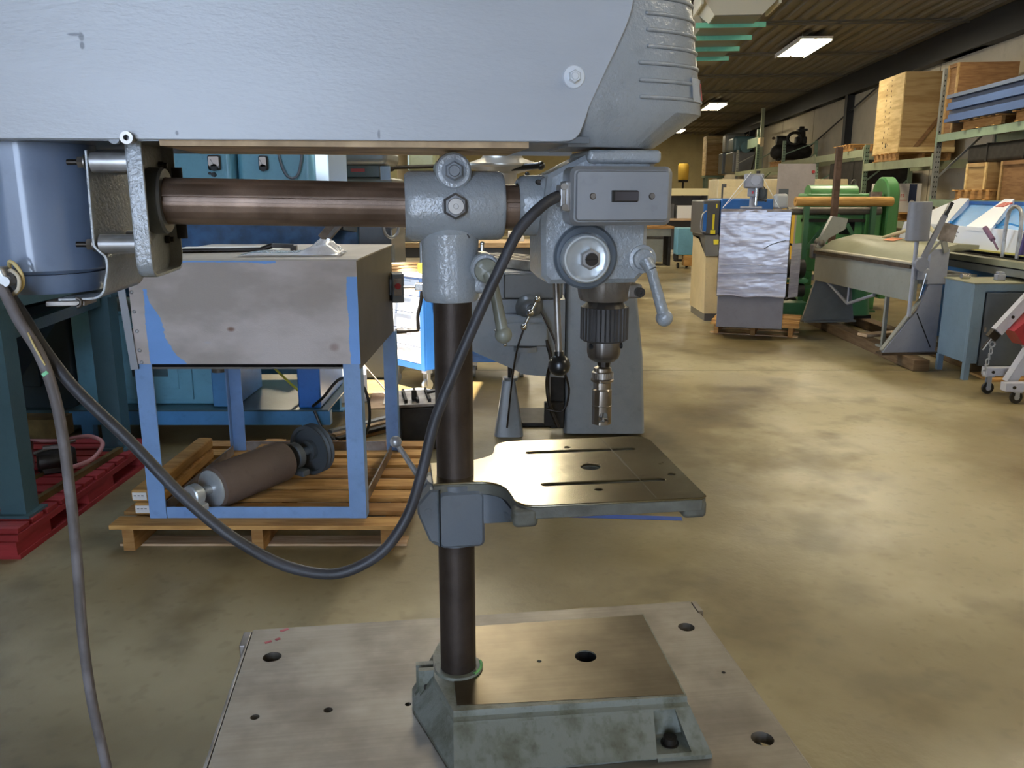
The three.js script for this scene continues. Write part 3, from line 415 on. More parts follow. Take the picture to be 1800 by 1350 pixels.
{ // tool in the chuck
  const t = thing('hole_cutter', 'small steel annular cutter with slotted end gripped in the drill chuck', 'cutting tool', new THREE.Vector3(0.2825, 1.07, 0).applyAxisAngle(new THREE.Vector3(0, 1, 0), DT).add(new THREE.Vector3(DX, 0, DZ)).toArray(), DT);
  P(t, 'shank', [la([[0.008, 0.0825], [0.0215, 0.0825], [0.022, 0.086], [0.0205, 0.087], [0.0195, 0.088], [0.0195, 0.1], [0.0165, 0.1015], [0.0165, 0.108], [0.008, 0.112]], 0, 0, 0)], mat('toolSteel', 0xa09a92, { metalness: 1, roughness: 0.33, map: tRust }));
  P(t, 'knurled_ring', Array.from({ length: 28 }, (_, i) => T(new THREE.BoxGeometry(0.0028, 0.011, 0.003), 0.0195, 0.094, 0).rotateY(i / 28 * Math.PI * 2)), 'greySteel');
  let body = la([[0.0125, 0], [0.0185, 0], [0.0185, 0.035], [0.0178, 0.0355], [0.0178, 0.0365], [0.0185, 0.037], [0.0185, 0.065], [0.0165, 0.068], [0.017, 0.0805], [0.0125, 0.0805], [0.0125, 0]], 0, 0, 0);
  body = cut(body, T(ext(shp([[-0.011, -0.01], [0.011, -0.01], [0.009, 0.016], [0.005, 0.023], [-0.005, 0.023], [-0.009, 0.016]]), 0.06), 0, 0.001, -0.0), T(ext(shp([[-0.009, -0.01], [0.009, -0.01], [0.007, 0.018], [-0.007, 0.018]]), 0.06), 0, 0.002, 0, 0, 2.3, 0), T(ext(shp([[-0.009, -0.01], [0.009, -0.01], [0.007, 0.018], [-0.007, 0.018]]), 0.06), 0, 0.002, 0, 0, -2.1, 0));
  P(t, 'cutter_body', [body, la([[0.0125, -0.001], [0.0185, -0.001], [0.0188, 0.002], [0.0185, 0.0045], [0.0125, 0.0045]], 0, 0, 0)], 'toolSteel');
  P(t, 'pilot', [la([[0, 0.006], [0.004, 0.012], [0.0055, 0.03], [0.0055, 0.07], [0, 0.07]], 0, 0, 0)], 'greySteel');
}
// ---------- left side, behind the drill ----------
mat('palletWood', 0xcfa76a, { roughness: 0.8, map: tWood, bump: [tWood, 0.0008] });
mat('palletWoodDark', 0xb08a58, { roughness: 0.85, map: tWood });
mat('palletWoodPale', 0xcdb9a0, { roughness: 0.8, map: tWood });
mat('redWood', 0x9c2a30, { roughness: 0.7, map: tWood, bump: [tWood, 0.0008] });
paint('standBlue', 0x7ea3d4);
mat('bareSheet', 0x9a938f, { roughness: 0.5, metalness: 0.35, map: tRust });
mat('dullSheet', 0x6d675e, { roughness: 0.5, metalness: 0.5, map: tWear });
paint('tealDark', 0x3d5a61); paint('machineBlue', 0x4f8fc4); paint('machineTeal', 0x6fa9bd); paint('deepBlue', 0x2c6fc0);
const rj = rng(5);
function makePallet(name, label, { w, d, h = 0.13, n = 7, bw = 0.1, wood = 'palletWood', low = 'palletWoodPale', base = 'palletWoodDark', group }) {
  const t = thing(name, label, 'pallet', [0, 0, 0], 0, group), gap = (d - n * bw) / (n - 1);
  for (let i = 0; i < n; i++) P(t, 'deck_board', rb(w + (rj() - 0.5) * 0.02, 0.019, bw, 0.002, (rj() - 0.5) * 0.012, h - 0.0095, d / 2 - bw / 2 - i * (bw + gap), 0, (rj() - 0.5) * 0.012), i % 3 === 1 ? base : wood);
  for (const k of [-1, 0, 1]) P(t, 'stringer', b2(k * (w / 2 - 0.075) - 0.024, k * (w / 2 - 0.075) + 0.024, 0.0105, h - 0.0195, -d / 2 + 0.01, d / 2 - 0.012), base);
  for (const k of [-1, 0, 1]) P(t, 'bottom_board', b2(-w / 2, w / 2, 0, 0.01, k * (d / 2 - 0.13) - 0.045, k * (d / 2 - 0.13) + 0.045), low);
  return t;
}
{ const p = makePallet('wooden_pallet', 'wooden pallet under the flaking blue metal stand', { w: 1.25, d: 1.24, n: 8, bw: 0.105 }); p.position.set(-1.085, 0, -3.9); }
{ // flaking blue stand with a sheet steel hopper
  const t = thing('metal_stand', 'blue legged metal stand with bare sheet steel box top on wooden pallet', 'stand', [-1.09, 0.13, -3.86]);
  const skin = (() => { const a = fbm(311, 5, 5), b = fbm(317, 3, 5); const t2 = tex(512, (u, v) => {
      const X = u * 0.925, Y = v * 0.425, n = (a(u, v) - 0.5) * 0.09, edge = 0.012 + n * 0.3;
      const left = Y < 0.31 && X > 0.055 + (a(v, u) - 0.5) * 0.02 && X < 0.055 + Math.max(0.02, 0.14 - Y * 0.42) + n * (Y < 0.16 ? 1.2 : 0.3) && !(Y > 0.12 && Y < 0.15 && X > 0.15);
      const right = X > 0.885 + n * 0.25 && Y < 0.36; const top = Y > 0.417 - Math.max(0, n) * 0.3 && X < 0.6 && X > 0.2;
      if (left || right || top) return mix3([0.44, 0.62, 0.86], [0.50, 0.68, 0.92], b(u, v));
      let k = mix3([0.66, 0.62, 0.59], [0.77, 0.73, 0.71], step(0.3, 0.7, b(u, v)));
      k = mix3(k, [0.70, 0.69, 0.72], step(0.4, 0.05, Math.hypot((X - 0.3) / 0.05, (Y - 0.09) / 0.02)) * 0.6);
      k = mix3(k, [0.42, 0.28, 0.22], step(1, 0.2, Math.hypot((X - 0.40) / 0.022, (Y - 0.145) / 0.014)) * 0.7 + step(1, 0.2, Math.hypot((X - 0.82) / 0.03, (Y - 0.07) / 0.025)) * 0.35); return k;
    }, true, 1, 256); t2.wrapS = t2.wrapT = THREE.ClampToEdgeWrapping; t2.repeat.set(1, 1); return mat('flakedSheet', 0xffffff, { map: t2, roughness: 0.52, metalness: 0.25, bump: [tLump, 0.0004] }); })();
  const fp = P(t, 'front_panel', b2(-0.462, 0.463, 0.682, 1.107, 0.498, 0.504), skin); fitUV(fp.geometry, -0.462, 0.463, 0.682, 1.107);
  P(t, 'side_panel', b2(0.458, 0.463, 0.66, 1.107, -0.48, 0.498), 'dullSheet'); P(t, 'side_panel', b2(-0.462, -0.457, 0.66, 1.107, -0.48, 0.498), 'dullSheet'); P(t, 'back_panel', b2(-0.462, 0.463, 0.66, 1.107, -0.486, -0.48), 'dullSheet');
  P(t, 'top_plate', b2(-0.468, 0.47, 1.107, 1.113, -0.49, 0.508), mat('paleSheet', 0xbcb3a6, { roughness: 0.5, metalness: 0.2, map: tWear }), 'pale sheet top');
  P(t, 'hopper_floor', b2(-0.455, 0.456, 0.66, 0.668, -0.478, 0.496), 'dullSheet');
  for (const [x, z, s] of [[-0.44, 0.475, 1], [0.425, 0.475, -1], [-0.4, -0.46, 1], [0.44, -0.46, -1]]) P(t, 'leg', [b2(x - 0.036, x + 0.036, 0, z > 0 ? 0.682 : 0.66, z + (z > 0 ? 0.016 : -0.022), z + (z > 0 ? 0.022 : -0.016)), b2(x + (s > 0 ? -0.036 : 0.03), x + (s > 0 ? -0.03 : 0.036), 0, z > 0 ? 0.682 : 0.66, z - 0.045, z + 0.02)], 'standBlue');
  P(t, 'bottom_rail', b2(-0.402, 0.39, 0.0, 0.05, 0.486, 0.494), 'standBlue'); P(t, 'bottom_rail', b2(-0.36, 0.40, 0, 0.05, -0.485, -0.477), 'bareSheet');
  P(t, 'bottom_rail', beam([0.428, 0.025, 0.42], [0.44, 0.025, -0.4], 0.008, 0.05), 'greySteel'); P(t, 'bottom_rail', beam([-0.43, 0.025, 0.42], [-0.41, 0.025, -0.4], 0.008, 0.05), 'bareSheet');
  P(t, 'hanging_strip', [beam([-0.492, 1.06, 0.515], [-0.467, 0.662, 0.515], 0.03, 0.004), ...[0.98, 0.9, 0.82, 0.74, 0.69].map((y, i) => sp(0.008, -0.452 + i * 0.003, y, 0.505, 8))], mat('galv', 0xa9adb3, { metalness: 0.6, roughness: 0.45 }));
  const sb = P(t, 'switch_box', [rb(0.06, 0.15, 0.07, 0.006, 0.5, 0.9, -0.40, 0.1, 0.3), b2(0.4635, 0.5, 0.86, 0.94, -0.43, -0.39)], 'darkPaint', 'dark switch box'); P(sb, 'button_plate', rb(0.04, 0.09, 0.008, 0.003, 0.507, 0.905, -0.363, 0.1, 0.3), 'bareSheet'); P(sb, 'red_button', cy(0.015, 0.015, 0.014, 0.51, 0.91, -0.355, 'z'), 'redWood', 'red button');
}
{ // on the stand
  const t = thing('pry_bar', 'dark pry bar lying on the pale top of the metal stand', 'pry bar', [-1.18, 1.2432, -3.72], 0.1);
  P(t, 'shaft', [bar([-0.36, 0.012, 0.05], [0.06, 0.012, -0.02], 0.011), bar([0.06, 0.012, -0.02], [0.11, 0.03, -0.025], 0.012)], 'darkSteel'); P(t, 'flat_end', [beam([0.11, 0.03, -0.025], [0.2, 0.026, -0.03], 0.05, 0.018), b2(0.19, 0.215, 0, 0.028, -0.055, -0.006)], 'darkSteel');
  const film = new THREE.PlaneGeometry(0.42, 0.26, 40, 26); film.rotateX(-Math.PI / 2); const fN = fbm(401, 6, 4), pp = film.attributes.position;
  for (let i = 0; i < pp.count; i++) { const u = pp.getX(i) / 0.42 + 0.5, v = pp.getZ(i) / 0.26 + 0.5, hgt = 0.008 + 0.05 * fN(u, v) * (0.25 + step(0.55, 0.8, u) * step(1.0, 0.88, u) * 1.5) * step(0, 0.12, v) * step(1, 0.88, v) * step(0, 0.1, u) * step(1, 0.92, u); pp.setY(i, hgt); } film.computeVertexNormals();
  one('plastic_film', 'crumpled clear plastic film on the pale top of the metal stand', 'plastic film', film, mat('clearFilm', 0xf2f4fa, { roughness: 0.18, transmission: 0.35, thickness: 0, clearcoat: 0.6, bump: [tLump, 0.002] }), [-0.93, 1.2432, -3.58], 0.06);
  const s = one('cloth_sheet', 'thin pale paper sheet under the pry bar on the metal stand', 'paper', rb(0.5, 0.004, 0.3, 0.001, 0, 0.002, 0), mat('paperWhite', 0xd9d6d0, { roughness: 0.7 }), [-1.33, 1.2432, -3.95], 0.05);
}
{ // rubber roller with its pulley lying through the stand
  const a = new THREE.Vector3(-1.31, 0.245, -3.42), b = new THREE.Vector3(-0.93, 0.265, -4.05), d = b.clone().sub(a), L = d.length();
  const t = thing('rubber_roller', 'brown rubber covered roller with belt pulley lying on the pallet inside the stand', 'roller', a.toArray(), Math.atan2(d.x, d.z)); t.rotation.order = 'YXZ'; t.rotation.x = -Math.asin(d.y / L);
  P(t, 'roller_body', la([[0.0, 0.0], [0.084, 0], [0.094, 0.01], [0.097, 0.03], [0.097, 0.4], [0.093, 0.415], [0.0, 0.415]], 0, 0, 0, 'z', 48).rotateY(0), mat('brownRubber', 0x6a5a50, { roughness: 0.75, bump: [tLump, 0.0006], map: tWear }));
  P(t, 'end_cap', la([[0.015, -0.012], [0.07, -0.012], [0.083, -0.004], [0.083, 0.004], [0.03, 0.004]], 0, 0, 0, 'z', 40), 'capMetal');
  P(t, 'shaft', [cy(0.022, 0.022, 0.66, 0, 0, 0.27, 'z')], 'brightSteel'); P(t, 'shaft_collar', [la([[0.02, -0.115], [0.045, -0.115], [0.05, -0.11], [0.05, -0.075], [0.036, -0.07], [0.036, -0.06], [0.02, -0.06]], 0, 0, 0, 'z', 24), rb(0.1, 0.03, 0.04, 0.006, -0.02, -0.04, -0.095)], 'capMetal');
  P(t, 'pillow_bearing', [la([[0.022, 0.47], [0.06, 0.47], [0.065, 0.475], [0.065, 0.505], [0.06, 0.51], [0.022, 0.51]], 0, 0, 0, 'z', 28), rb(0.15, 0.03, 0.045, 0.005, 0, -0.075, 0.49)], mat('castGrey', 0x565c60, { roughness: 0.6, metalness: 0.3 }));
  P(t, 'pulley', [la([[0.022, 0.58], [0.05, 0.575], [0.05, 0.6], [0.105, 0.6], [0.108, 0.585], [0.125, 0.585], [0.113, 0.6], [0.125, 0.612], [0.113, 0.624], [0.125, 0.638], [0.1, 0.638], [0.1, 0.62], [0.022, 0.63]], 0, 0, 0, 'z', 48, 0.3)], 'castGrey');
}
for (const [k, y, label] of [[0, 0.1305, 'lower of two stacked lumber pieces with white end label on the pallet'], [1, 0.1905, 'upper of two stacked lumber pieces with white end label on the pallet']]) {
  const t = thing('lumber_piece', label, 'lumber', [-1.615 - k * 0.004, y, -3.8], 0.01 - k * 0.01, 'lumber on the pallet');
  P(t, 'timber', rb(0.078, 0.055, 0.8, 0.012, 0, 0.0275, 0), 'palletWood'); P(t, 'end_label', [rb(0.062, 0.034, 0.003, 0.001, 0, 0.027, 0.4015), ...[-0.018, -0.002, 0.014].map(x => bx(0.011, 0.004, 0.001, x, 0.03 - k * 0.004, 0.4035)), bx(0.04, 0.003, 0.001, 0, 0.02, 0.4035)], 'paperWhite');
  P(t.children[1], 'printed_mark', [-0.018, -0.002, 0.014].map(x => bx(0.01, 0.0035, 0.0006, x, 0.03, 0.4044)), 'black');
}
one('wood_plank', 'rough brown plank along the left edge of the pallet behind the lumber', 'plank', rb(0.11, 0.035, 0.9, 0.006, 0, 0.0175, 0), 'palletWoodDark', [-1.34, 0.131, -3.99], -0.06);
one('wood_plank', 'grey weathered plank leaning across the pallet behind the roller', 'plank', rb(0.09, 0.03, 0.55, 0.005, 0, 0.015, 0), 'palletWoodPale', [-1.2, 0.131, -4.04], -0.2);
// ---------- red pallet with the teal machine frame ----------
{
  const t = thing('red_pallet', 'red painted wooden pallet under the teal machine frame', 'pallet', [-2.72, 0, -3.95]);
  for (let i = 0; i < 12; i++) P(t, 'deck_board', rb(1.3, 0.022, 0.088, 0.003, (rj() - 0.5) * 0.01, 0.119, 0.66 - i * 0.112), 'redWood');
  for (const x of [-0.6, 0, 0.61]) for (const z of [0.6, 0, -0.58]) P(t, 'block', b2(x - 0.04, x + 0.04, 0.022, 0.08, z - 0.13, z + 0.13), 'redWood');
  for (const x of [-0.6, 0, 0.61]) { P(t, 'stringer_board', b2(x - 0.045, x + 0.045, 0.08, 0.107, -0.68, 0.72), 'redWood'); P(t, 'runner', b2(x - 0.045, x + 0.045, 0, 0.022, -0.68, 0.72), 'redWood'); }
}
{
  const t = thing('hopper_machine', 'dark teal steel machine frame with hopper standing on the red pallet', 'machine', [-2.7, 0.13, -3.9]);
  for (const [x, z] of [[0.535, 0.47], [0.52, -0.49], [-0.5, 0.47], [-0.5, -0.49]]) P(t, 'post', [b2(x - 0.055, x + 0.055, 0, 0.9, z - 0.05, z + 0.05), b2(x - 0.08, x + 0.08, 0, 0.012, z - 0.075, z + 0.075)], 'tealDark');
  P(t, 'top_beam', b2(-0.56, 0.6, 0.9, 1.02, 0.4, 0.53), 'tealDark'); P(t, 'top_beam', b2(-0.56, 0.6, 0.84, 1.02, -0.55, -0.43), 'tealDark'); P(t, 'top_beam', b2(0.47, 0.6, 0.9, 1.02, -0.43, 0.4), 'tealDark'); P(t, 'top_beam', b2(-0.56, -0.43, 0.9, 1.02, -0.43, 0.4), 'tealDark');
  P(t, 'cross_brace', beam([0.52, 0.78, 0.4], [0.52, 0.82, -0.42], 0.05, 0.05), 'tealDark');
  P(t, 'hopper', loft([[0.12, 0.28], [0.42, 0.84]].map(([r, y]) => [[-r, y, -r], [-r, y, r], [r, y, r], [r, y, -r]].map(p => [p[0] * 0.95, p[1], p[2]])), true, 0.3), mat('hopperBlack', 0x22272a, { roughness: 0.5, metalness: 0.3 }));
  P(t, 'hopper_chute', [beam([0.0, 0.2, 0.0], [0.25, 0.12, 0.1], 0.2, 0.12), b2(0.1, 0.42, 0.16, 0.26, -0.25, -0.12)], mat('oldBrass', 0x6e5c34, { roughness: 0.55, metalness: 0.5, map: tRust }));
  P(t, 'machine_body', [rb2(-0.56, 0.6, 1.021, 1.9, -0.55, 0.53, 0.02), b2(0.6, 0.615, 1.1, 1.8, -0.4, 0.4)], 'tealDark');
}
one('air_hose', 'pink rubber hose curling over the red pallet', 'hose', [tb([[0, 0.2, 0], [0.02, 0.16, 0.1], [0.16, 0.13, 0.06], [0.3, 0.135, 0.0], [0.36, 0.1, 0.0], [0.35, 0.045, 0.1], [0.26, 0.02, 0.2]], 0.011, 50, 10), tb([[0, 0.2, 0], [0.04, 0.08, 0.1], [0.1, 0.03, 0.22], [0.06, 0.013, 0.34], [-0.02, 0.013, 0.4], [-0.2, 0.013, 0.42]], 0.011, 40, 10)], mat('pinkHose', 0xa9706a, { roughness: 0.6 }), [-2.5, 0.1305, -4.15]);
{
  const t = thing('gear_motor', 'small dark gear motor lying on the red pallet', 'motor', [-2.3, 0.1305, -4.0], 0.5);
  P(t, 'casing', [la([[0, -0.09], [0.05, -0.09], [0.058, -0.08], [0.058, 0.07], [0.045, 0.085], [0, 0.085]], 0, 0.06, 0, 'x', 24), rb(0.14, 0.03, 0.1, 0.006, 0, 0.015, 0)], 'darkSteel'); P(t, 'clamp_handle', [bar([-0.1, 0.11, 0.02], [0.09, 0.14, -0.02], 0.008), rb(0.08, 0.02, 0.03, 0.005, -0.02, 0.125, 0)], 'greySteel');
}
one('steel_bar', 'nearer of two olive steel bars lying along the red pallet edge', 'bar', bx(0.028, 0.028, 0.8, 0, 0.014, 0), 'oldBrass', [-2.14, 0.1305, -3.91], -0.03);
one('steel_bar', 'thinner olive steel bar lying beside the hose on the red pallet', 'bar', bx(0.016, 0.016, 0.8, 0, 0.008, 0), 'oldBrass', [-2.36, 0.1305, -3.76], -0.12);
// ---------- big light blue machine ----------
{
  const t = thing('blue_machine', 'large light blue machine with gauges on a long base beam behind the stand', 'machine', [-1.7, 0, -5.3]);
  P(t, 'base_beam', [b2(-1.0, 0.59, 0.12, 0.205, 0.36, 0.42), b2(-1.0, 0.59, 0.12, 0.205, -0.42, -0.36)], 'machineBlue'); P(t, 'base_plate', b2(-1.0, 0.58, 0.205, 0.215, -0.42, 0.42), 'tealDark');
  for (const [x, z] of [[-0.9, 0.39], [0.45, 0.39], [-0.9, -0.39], [0.45, -0.39]]) P(t, 'foot', [b2(x - 0.035, x + 0.035, 0.01, 0.12, z - 0.03, z + 0.03), b2(x - 0.06, x + 0.06, 0, 0.01, z - 0.05, z + 0.05)], 'machineBlue');
  const cab = P(t, 'lower_cabinet', rb2(-1.0, -0.16, 0.216, 0.8, -0.4, 0.28, 0.01), 'machineTeal');
  P(cab, 'cabinet_door', rb2(-0.72, -0.28, 0.25, 0.78, 0.285, 0.3, 0.004), 'machineTeal'); P(cab, 'door_panel', [rb2(-0.68, -0.36, 0.32, 0.74, 0.3005, 0.31, 0.003)], 'machineTeal'); P(cab, 'vent_panel', b2(-0.64, -0.42, 0.4, 0.7, 0.3105, 0.314), 'tealDark');
  P(t, 'column', rb2(-0.14, 0.0, 0.216, 0.9, -0.2, 0.36, 0.01), 'machineBlue'); P(t, 'column', rb2(0.39, 0.53, 0.216, 0.9, -0.3, 0.38, 0.012), 'deepBlue');
  P(t, 'drain_valve', [cy(0.035, 0.04, 0.1, -0.07, 0.5, 0.4), cy(0.045, 0.045, 0.02, -0.07, 0.46, 0.4)], 'dullSheet');
  P(t, 'main_body', [rb2(-1.0, 0.8, 0.9, 1.42, -0.42, 0.4, 0.015)], mat('bodyBlue', 0x39699f, { roughness: 0.4, map: tRust, clearcoat: 0.3 }));
  P(t, 'control_head', [rb2(-0.7, 0.08, 1.421, 1.95, -0.35, 0.38, 0.02)], 'machineTeal'); P(t, 'control_head', [rb2(0.09, 0.54, 1.421, 1.95, -0.35, 0.3, 0.04)], 'machineTeal'); P(t, 'side_cover', rb2(0.5405, 0.62, 1.43, 1.9, -0.3, 0.26, 0.01), mat('paleBlue', 0x9fb8d4, { roughness: 0.35, clearcoat: 0.4 }));
  for (const [x, w] of [[0.115, 0.075], [0.235, 0.055]]) {
    const g = P(t, 'gauge', [rb2(x - w / 2, x + w / 2, 1.63, 1.715, x < 0.2 ? 0.381 : 0.301, x < 0.2 ? 0.405 : 0.335, 0.012)], 'black'); g.position.x = x < 0.2 ? -0.12 : 0.02;
    P(g, 'gauge_face', pr(rrect(x - w / 2 + 0.008, x + w / 2 - 0.008, 1.652, 1.706, 0.008), x < 0.2 ? 0.4055 : 0.3355, x < 0.2 ? 0.408 : 0.338), mat('gaugeFace', 0xe0d6d0, { roughness: 0.4 }));
    P(g, 'gauge_needle', [bar([x, 1.66, x < 0.2 ? 0.41 : 0.34], [x - 0.015, 1.69, x < 0.2 ? 0.41 : 0.34], 0.0012), cy(0.02, 0.02, 0.002, x, 1.645, x < 0.2 ? 0.407 : 0.337, 'z', 18)], 'black');
  }
  P(t, 'push_button', [cy(0.012, 0.014, 0.02, -0.015, 1.605, 0.39, 'z'), cy(0.008, 0.008, 0.01, -0.035, 1.612, 0.395, 'z')], 'black');
  P(t, 'chute', [beam([0.66, 1.25, 0.56], [0.86, 1.5, 0.44], 0.1, 0.008), beam([0.62, 1.25, 0.54], [0.82, 1.5, 0.42], 0.006, 0.05)], 'bareSheet', 'slanted bare steel chute'); P(t, 'chute_bracket', [b2(0.801, 0.99, 1.2, 1.5, 0.2, 0.36), beam([0.78, 1.3, 0.401], [0.72, 1.32, 0.5], 0.05, 0.04)], 'darkPaint');
  P(t, 'handwheel', [T(new THREE.TorusGeometry(0.06, 0.009, 8, 28), 1.0, 1.31, 0.42, 0, 0.9, 0), bar([1.0, 1.25, 0.42], [1.0, 1.37, 0.42], 0.005), bar([0.965, 1.31, 0.385], [1.035, 1.31, 0.455], 0.005), sp(0.016, 1.0, 1.31, 0.42, 10), bar([0.95, 1.31, 0.36], [1.0, 1.31, 0.42], 0.008)], 'galv');
  P(t, 'cable_loop', tb([[0.34, 1.75, 0.31], [0.36, 1.66, 0.325], [0.39, 1.6, 0.33], [0.42, 1.585, 0.33], [0.45, 1.6, 0.33], [0.475, 1.68, 0.325], [0.48, 1.75, 0.31]], 0.008, 30, 8), 'darkPaint');
  P(t, 'cable', tb([[0.49, 0.24, 0.43], [0.56, 0.3, 0.46], [0.68, 0.42, 0.46], [0.8, 0.38, 0.46], [0.84, 0.2, 0.46], [0.8, 0.06, 0.46], [0.7, 0.012, 0.48]], 0.009, 50, 8), 'black'); P(t, 'cable', tb([[0.5, 0.215, 0.44], [0.56, 0.1, 0.47], [0.68, 0.013, 0.5], [0.78, 0.013, 0.52], [0.85, 0.013, 0.7]], 0.009, 40, 8), 'black');
}
// ---------- blue and white tool cabinet ----------
{
  const t = thing('tool_cabinet', 'blue cabinet with white drawers on casters in the sunlight', 'cabinet', [-0.66, 0, -6.22], -0.79);
  mat('cabinetWhite', 0xe9ebf0, { roughness: 0.4, clearcoat: 0.3 });
  P(t, 'body', [rb2(-0.5, 0, 0.17, 0.88, -0.46, -0.004, 0.008)], 'deepBlue'); P(t, 'corner_post', [b2(-0.5, -0.46, 0.17, 0.88, -0.003, 0.012)], 'deepBlue'); P(t, 'corner_post', b2(-0.045, 0.0, 0.17, 0.88, -0.003, 0.012), 'deepBlue'); P(t, 'bottom_rail', b2(-0.459, -0.046, 0.17, 0.215, -0.003, 0.012), 'deepBlue');
  for (let i = 0; i < 5; i++) { const d = P(t, 'drawer', rb2(-0.456, -0.049, 0.22 + i * 0.13, 0.345 + i * 0.13, -0.003, 0.01, 0.003), 'cabinetWhite'); P(d, 'drawer_pull', b2(-0.35, -0.15, 0.325 + i * 0.13, 0.332 + i * 0.13, 0.0105, 0.016), 'galv'); }
  P(t, 'worktop', rb2(-0.52, 0.02, 0.881, 0.91, -0.48, 0.03, 0.006), 'cabinetWhite');
  for (const [x, z] of [[-0.45, -0.05], [-0.05, -0.05], [-0.45, -0.42], [-0.05, -0.42]]) { const c = P(t, 'caster', [cy(0.045, 0.045, 0.03, x, 0.046, z, 'x', 20), b2(x - 0.03, x + 0.03, 0.14, 0.17, z - 0.03, z + 0.03), b2(x - 0.024, x - 0.018, 0.04, 0.14, z - 0.015, z + 0.015), b2(x + 0.018, x + 0.024, 0.04, 0.14, z - 0.015, z + 0.015)], 'galv'); }
}
one('yellow_tool_case', 'bright yellow tool case on top of the white drawer cabinet', 'case', [rb(0.28, 0.075, 0.2, 0.012, 0, 0.0375, 0), rb(0.1, 0.02, 0.03, 0.006, 0, 0.085, 0.04)], mat('caseYellow', 0xf0d028, { roughness: 0.4 }), [-0.55, 0.911, -6.28], -0.79);
one('blue_tool_box', 'small light blue box above the yellow tool case', 'box', [rb(0.1, 0.07, 0.1, 0.006, 0, 0.035, 0), rb(0.1, 0.01, 0.1, 0.003, 0, 0.076, 0)], mat('boxCyan', 0x6fbbe6, { roughness: 0.4 }), [-0.56, 1.008, -6.3], -0.7);
one('paper_bundle', 'bundle of pale rolled papers left of the yellow tool case', 'papers', [0, 1, 2].map(i => bar([-0.18, 0.013 + i * 0.024, 0.02 * i], [0.12, 0.013 + i * 0.024, -0.02 * i], 0.012)), 'palletWoodPale', [-0.83, 0.911, -6.42], 0.3);
{ // crank handle and vise beside the cabinet
  const t = thing('crank_stand', 'dark bent crank handle on a small chrome vise in front of the white cabinet', 'crank', [-0.665, 0, -5.6]);
  P(t, 'pedestal', [b2(0.19, 0.24, 0.01, 0.86, -0.03, 0.02), b2(0.1, 0.3, 0, 0.01, -0.1, 0.1), b2(0.1, 0.24, 0.8, 0.86, -0.03, 0.02)], 'darkSteel'); P(t, 'vise', [rb(0.2, 0.05, 0.07, 0.008, 0.11, 0.886, 0), rb(0.04, 0.07, 0.07, 0.006, 0.12, 0.94, 0), cy(0.01, 0.01, 0.14, -0.06, 0.885, 0.02, 'x'), sp(0.016, -0.13, 0.885, 0.02, 10)], 'brightSteel'); P(t, 'crank', tb([[0.06, 0.86, 0.045], [0.05, 0.78, 0.05], [0.03, 0.7, 0.05], [0.03, 0.62, 0.05], [0.03, 0.6, 0.05], [-0.02, 0.595, 0.05], [-0.1, 0.59, 0.05]], 0.012, 40, 8), 'darkSteel'); P(t, 'crank_grip', la([[0, 0], [0.012, 0.003], [0.02, 0.02], [0.014, 0.08], [0, 0.085]], -0.13, 0.59, 0.05, 'x', 14), 'darkSteel');
}
// ---------- sunlit floor with scrap ----------
{
  const t = thing('machine_vise_block', 'dark finned machine block on the floor right of the stand', 'machine part', [-0.52, 0, -4.9], 0.2);
  P(t, 'block', [rb2(-0.17, 0.2, 0, 0.27, -0.2, 0.15, 0.015)], mat('castBlack', 0x33312e, { roughness: 0.6, metalness: 0.4, map: tRust })); P(t, 'top_plate', rb2(-0.18, 0.21, 0.2705, 0.29, -0.21, 0.16, 0.004), 'greySteel'); for (let i = 0; i < 5; i++) P(t, 'fin', b2(-0.14 + i * 0.07, -0.125 + i * 0.07, 0.2905, 0.31, -0.18, 0.12), 'castBlack'); P(t, 'lever', bar([0.0, 0.33, 0.05], [0.26, 0.35, -0.02], 0.008), 'castBlack'); P(t, 'lug', [rb(0.03, 0.06, 0.03, 0.006, 0.12, 0.32, 0.05), rb(0.03, 0.06, 0.03, 0.006, -0.08, 0.32, 0.05)], 'castBlack');
}
for (let i = 0; i < 6; i++) one(i % 2 ? 'metal_strip' : 'wood_strip', ['uppermost pale wood strip of the scrap heap beside the dark block', 'grey metal strip under the pale wood strip in the scrap heap', 'short brown wood strip low in the scrap heap', 'bright metal strip on the sunlit side of the scrap heap', 'long pale wood strip at the back of the scrap heap', 'dark metal strip at the near end of the scrap heap'][i], 'strip', rb(0.045, 0.02, 0.5 + 0.06 * (i % 3), 0.003, 0, 0.01, 0), ['palletWoodPale', 'greySteel', 'palletWoodDark', 'galv', 'palletWoodPale', 'darkSteel'][i], [-0.98 + 0.06 * (i % 3), 0.001 + 0.0215 * Math.floor(i / 3), -5.22 + 0.06 * (i % 3)], -0.75);
one('carton_board', 'large flattened brown carton sheet on the sunlit floor', 'cardboard', rb(0.4, 0.006, 0.5, 0.002, 0, 0.003, 0), mat('cartonBrown', 0xc2aa92, { roughness: 0.85, map: tWear }), [-0.85, 0.0005, -5.98], 0.1);
{
  const g = new THREE.PlaneGeometry(0.5, 0.3, 20, 14); g.rotateX(-Math.PI / 2); const p = g.attributes.position; for (let i = 0; i < p.count; i++) p.setY(i, 0.008 + 0.06 * Math.cos(p.getX(i) * 6) ** 2 * Math.cos(p.getZ(i) * 5)); g.computeVertexNormals();
  one('white_sack', 'white bulging paper sheet on the sunlit floor under the cabinet', 'paper', g, 'paperWhite', [-0.7, 0.0075, -5.98], 0.1);
}
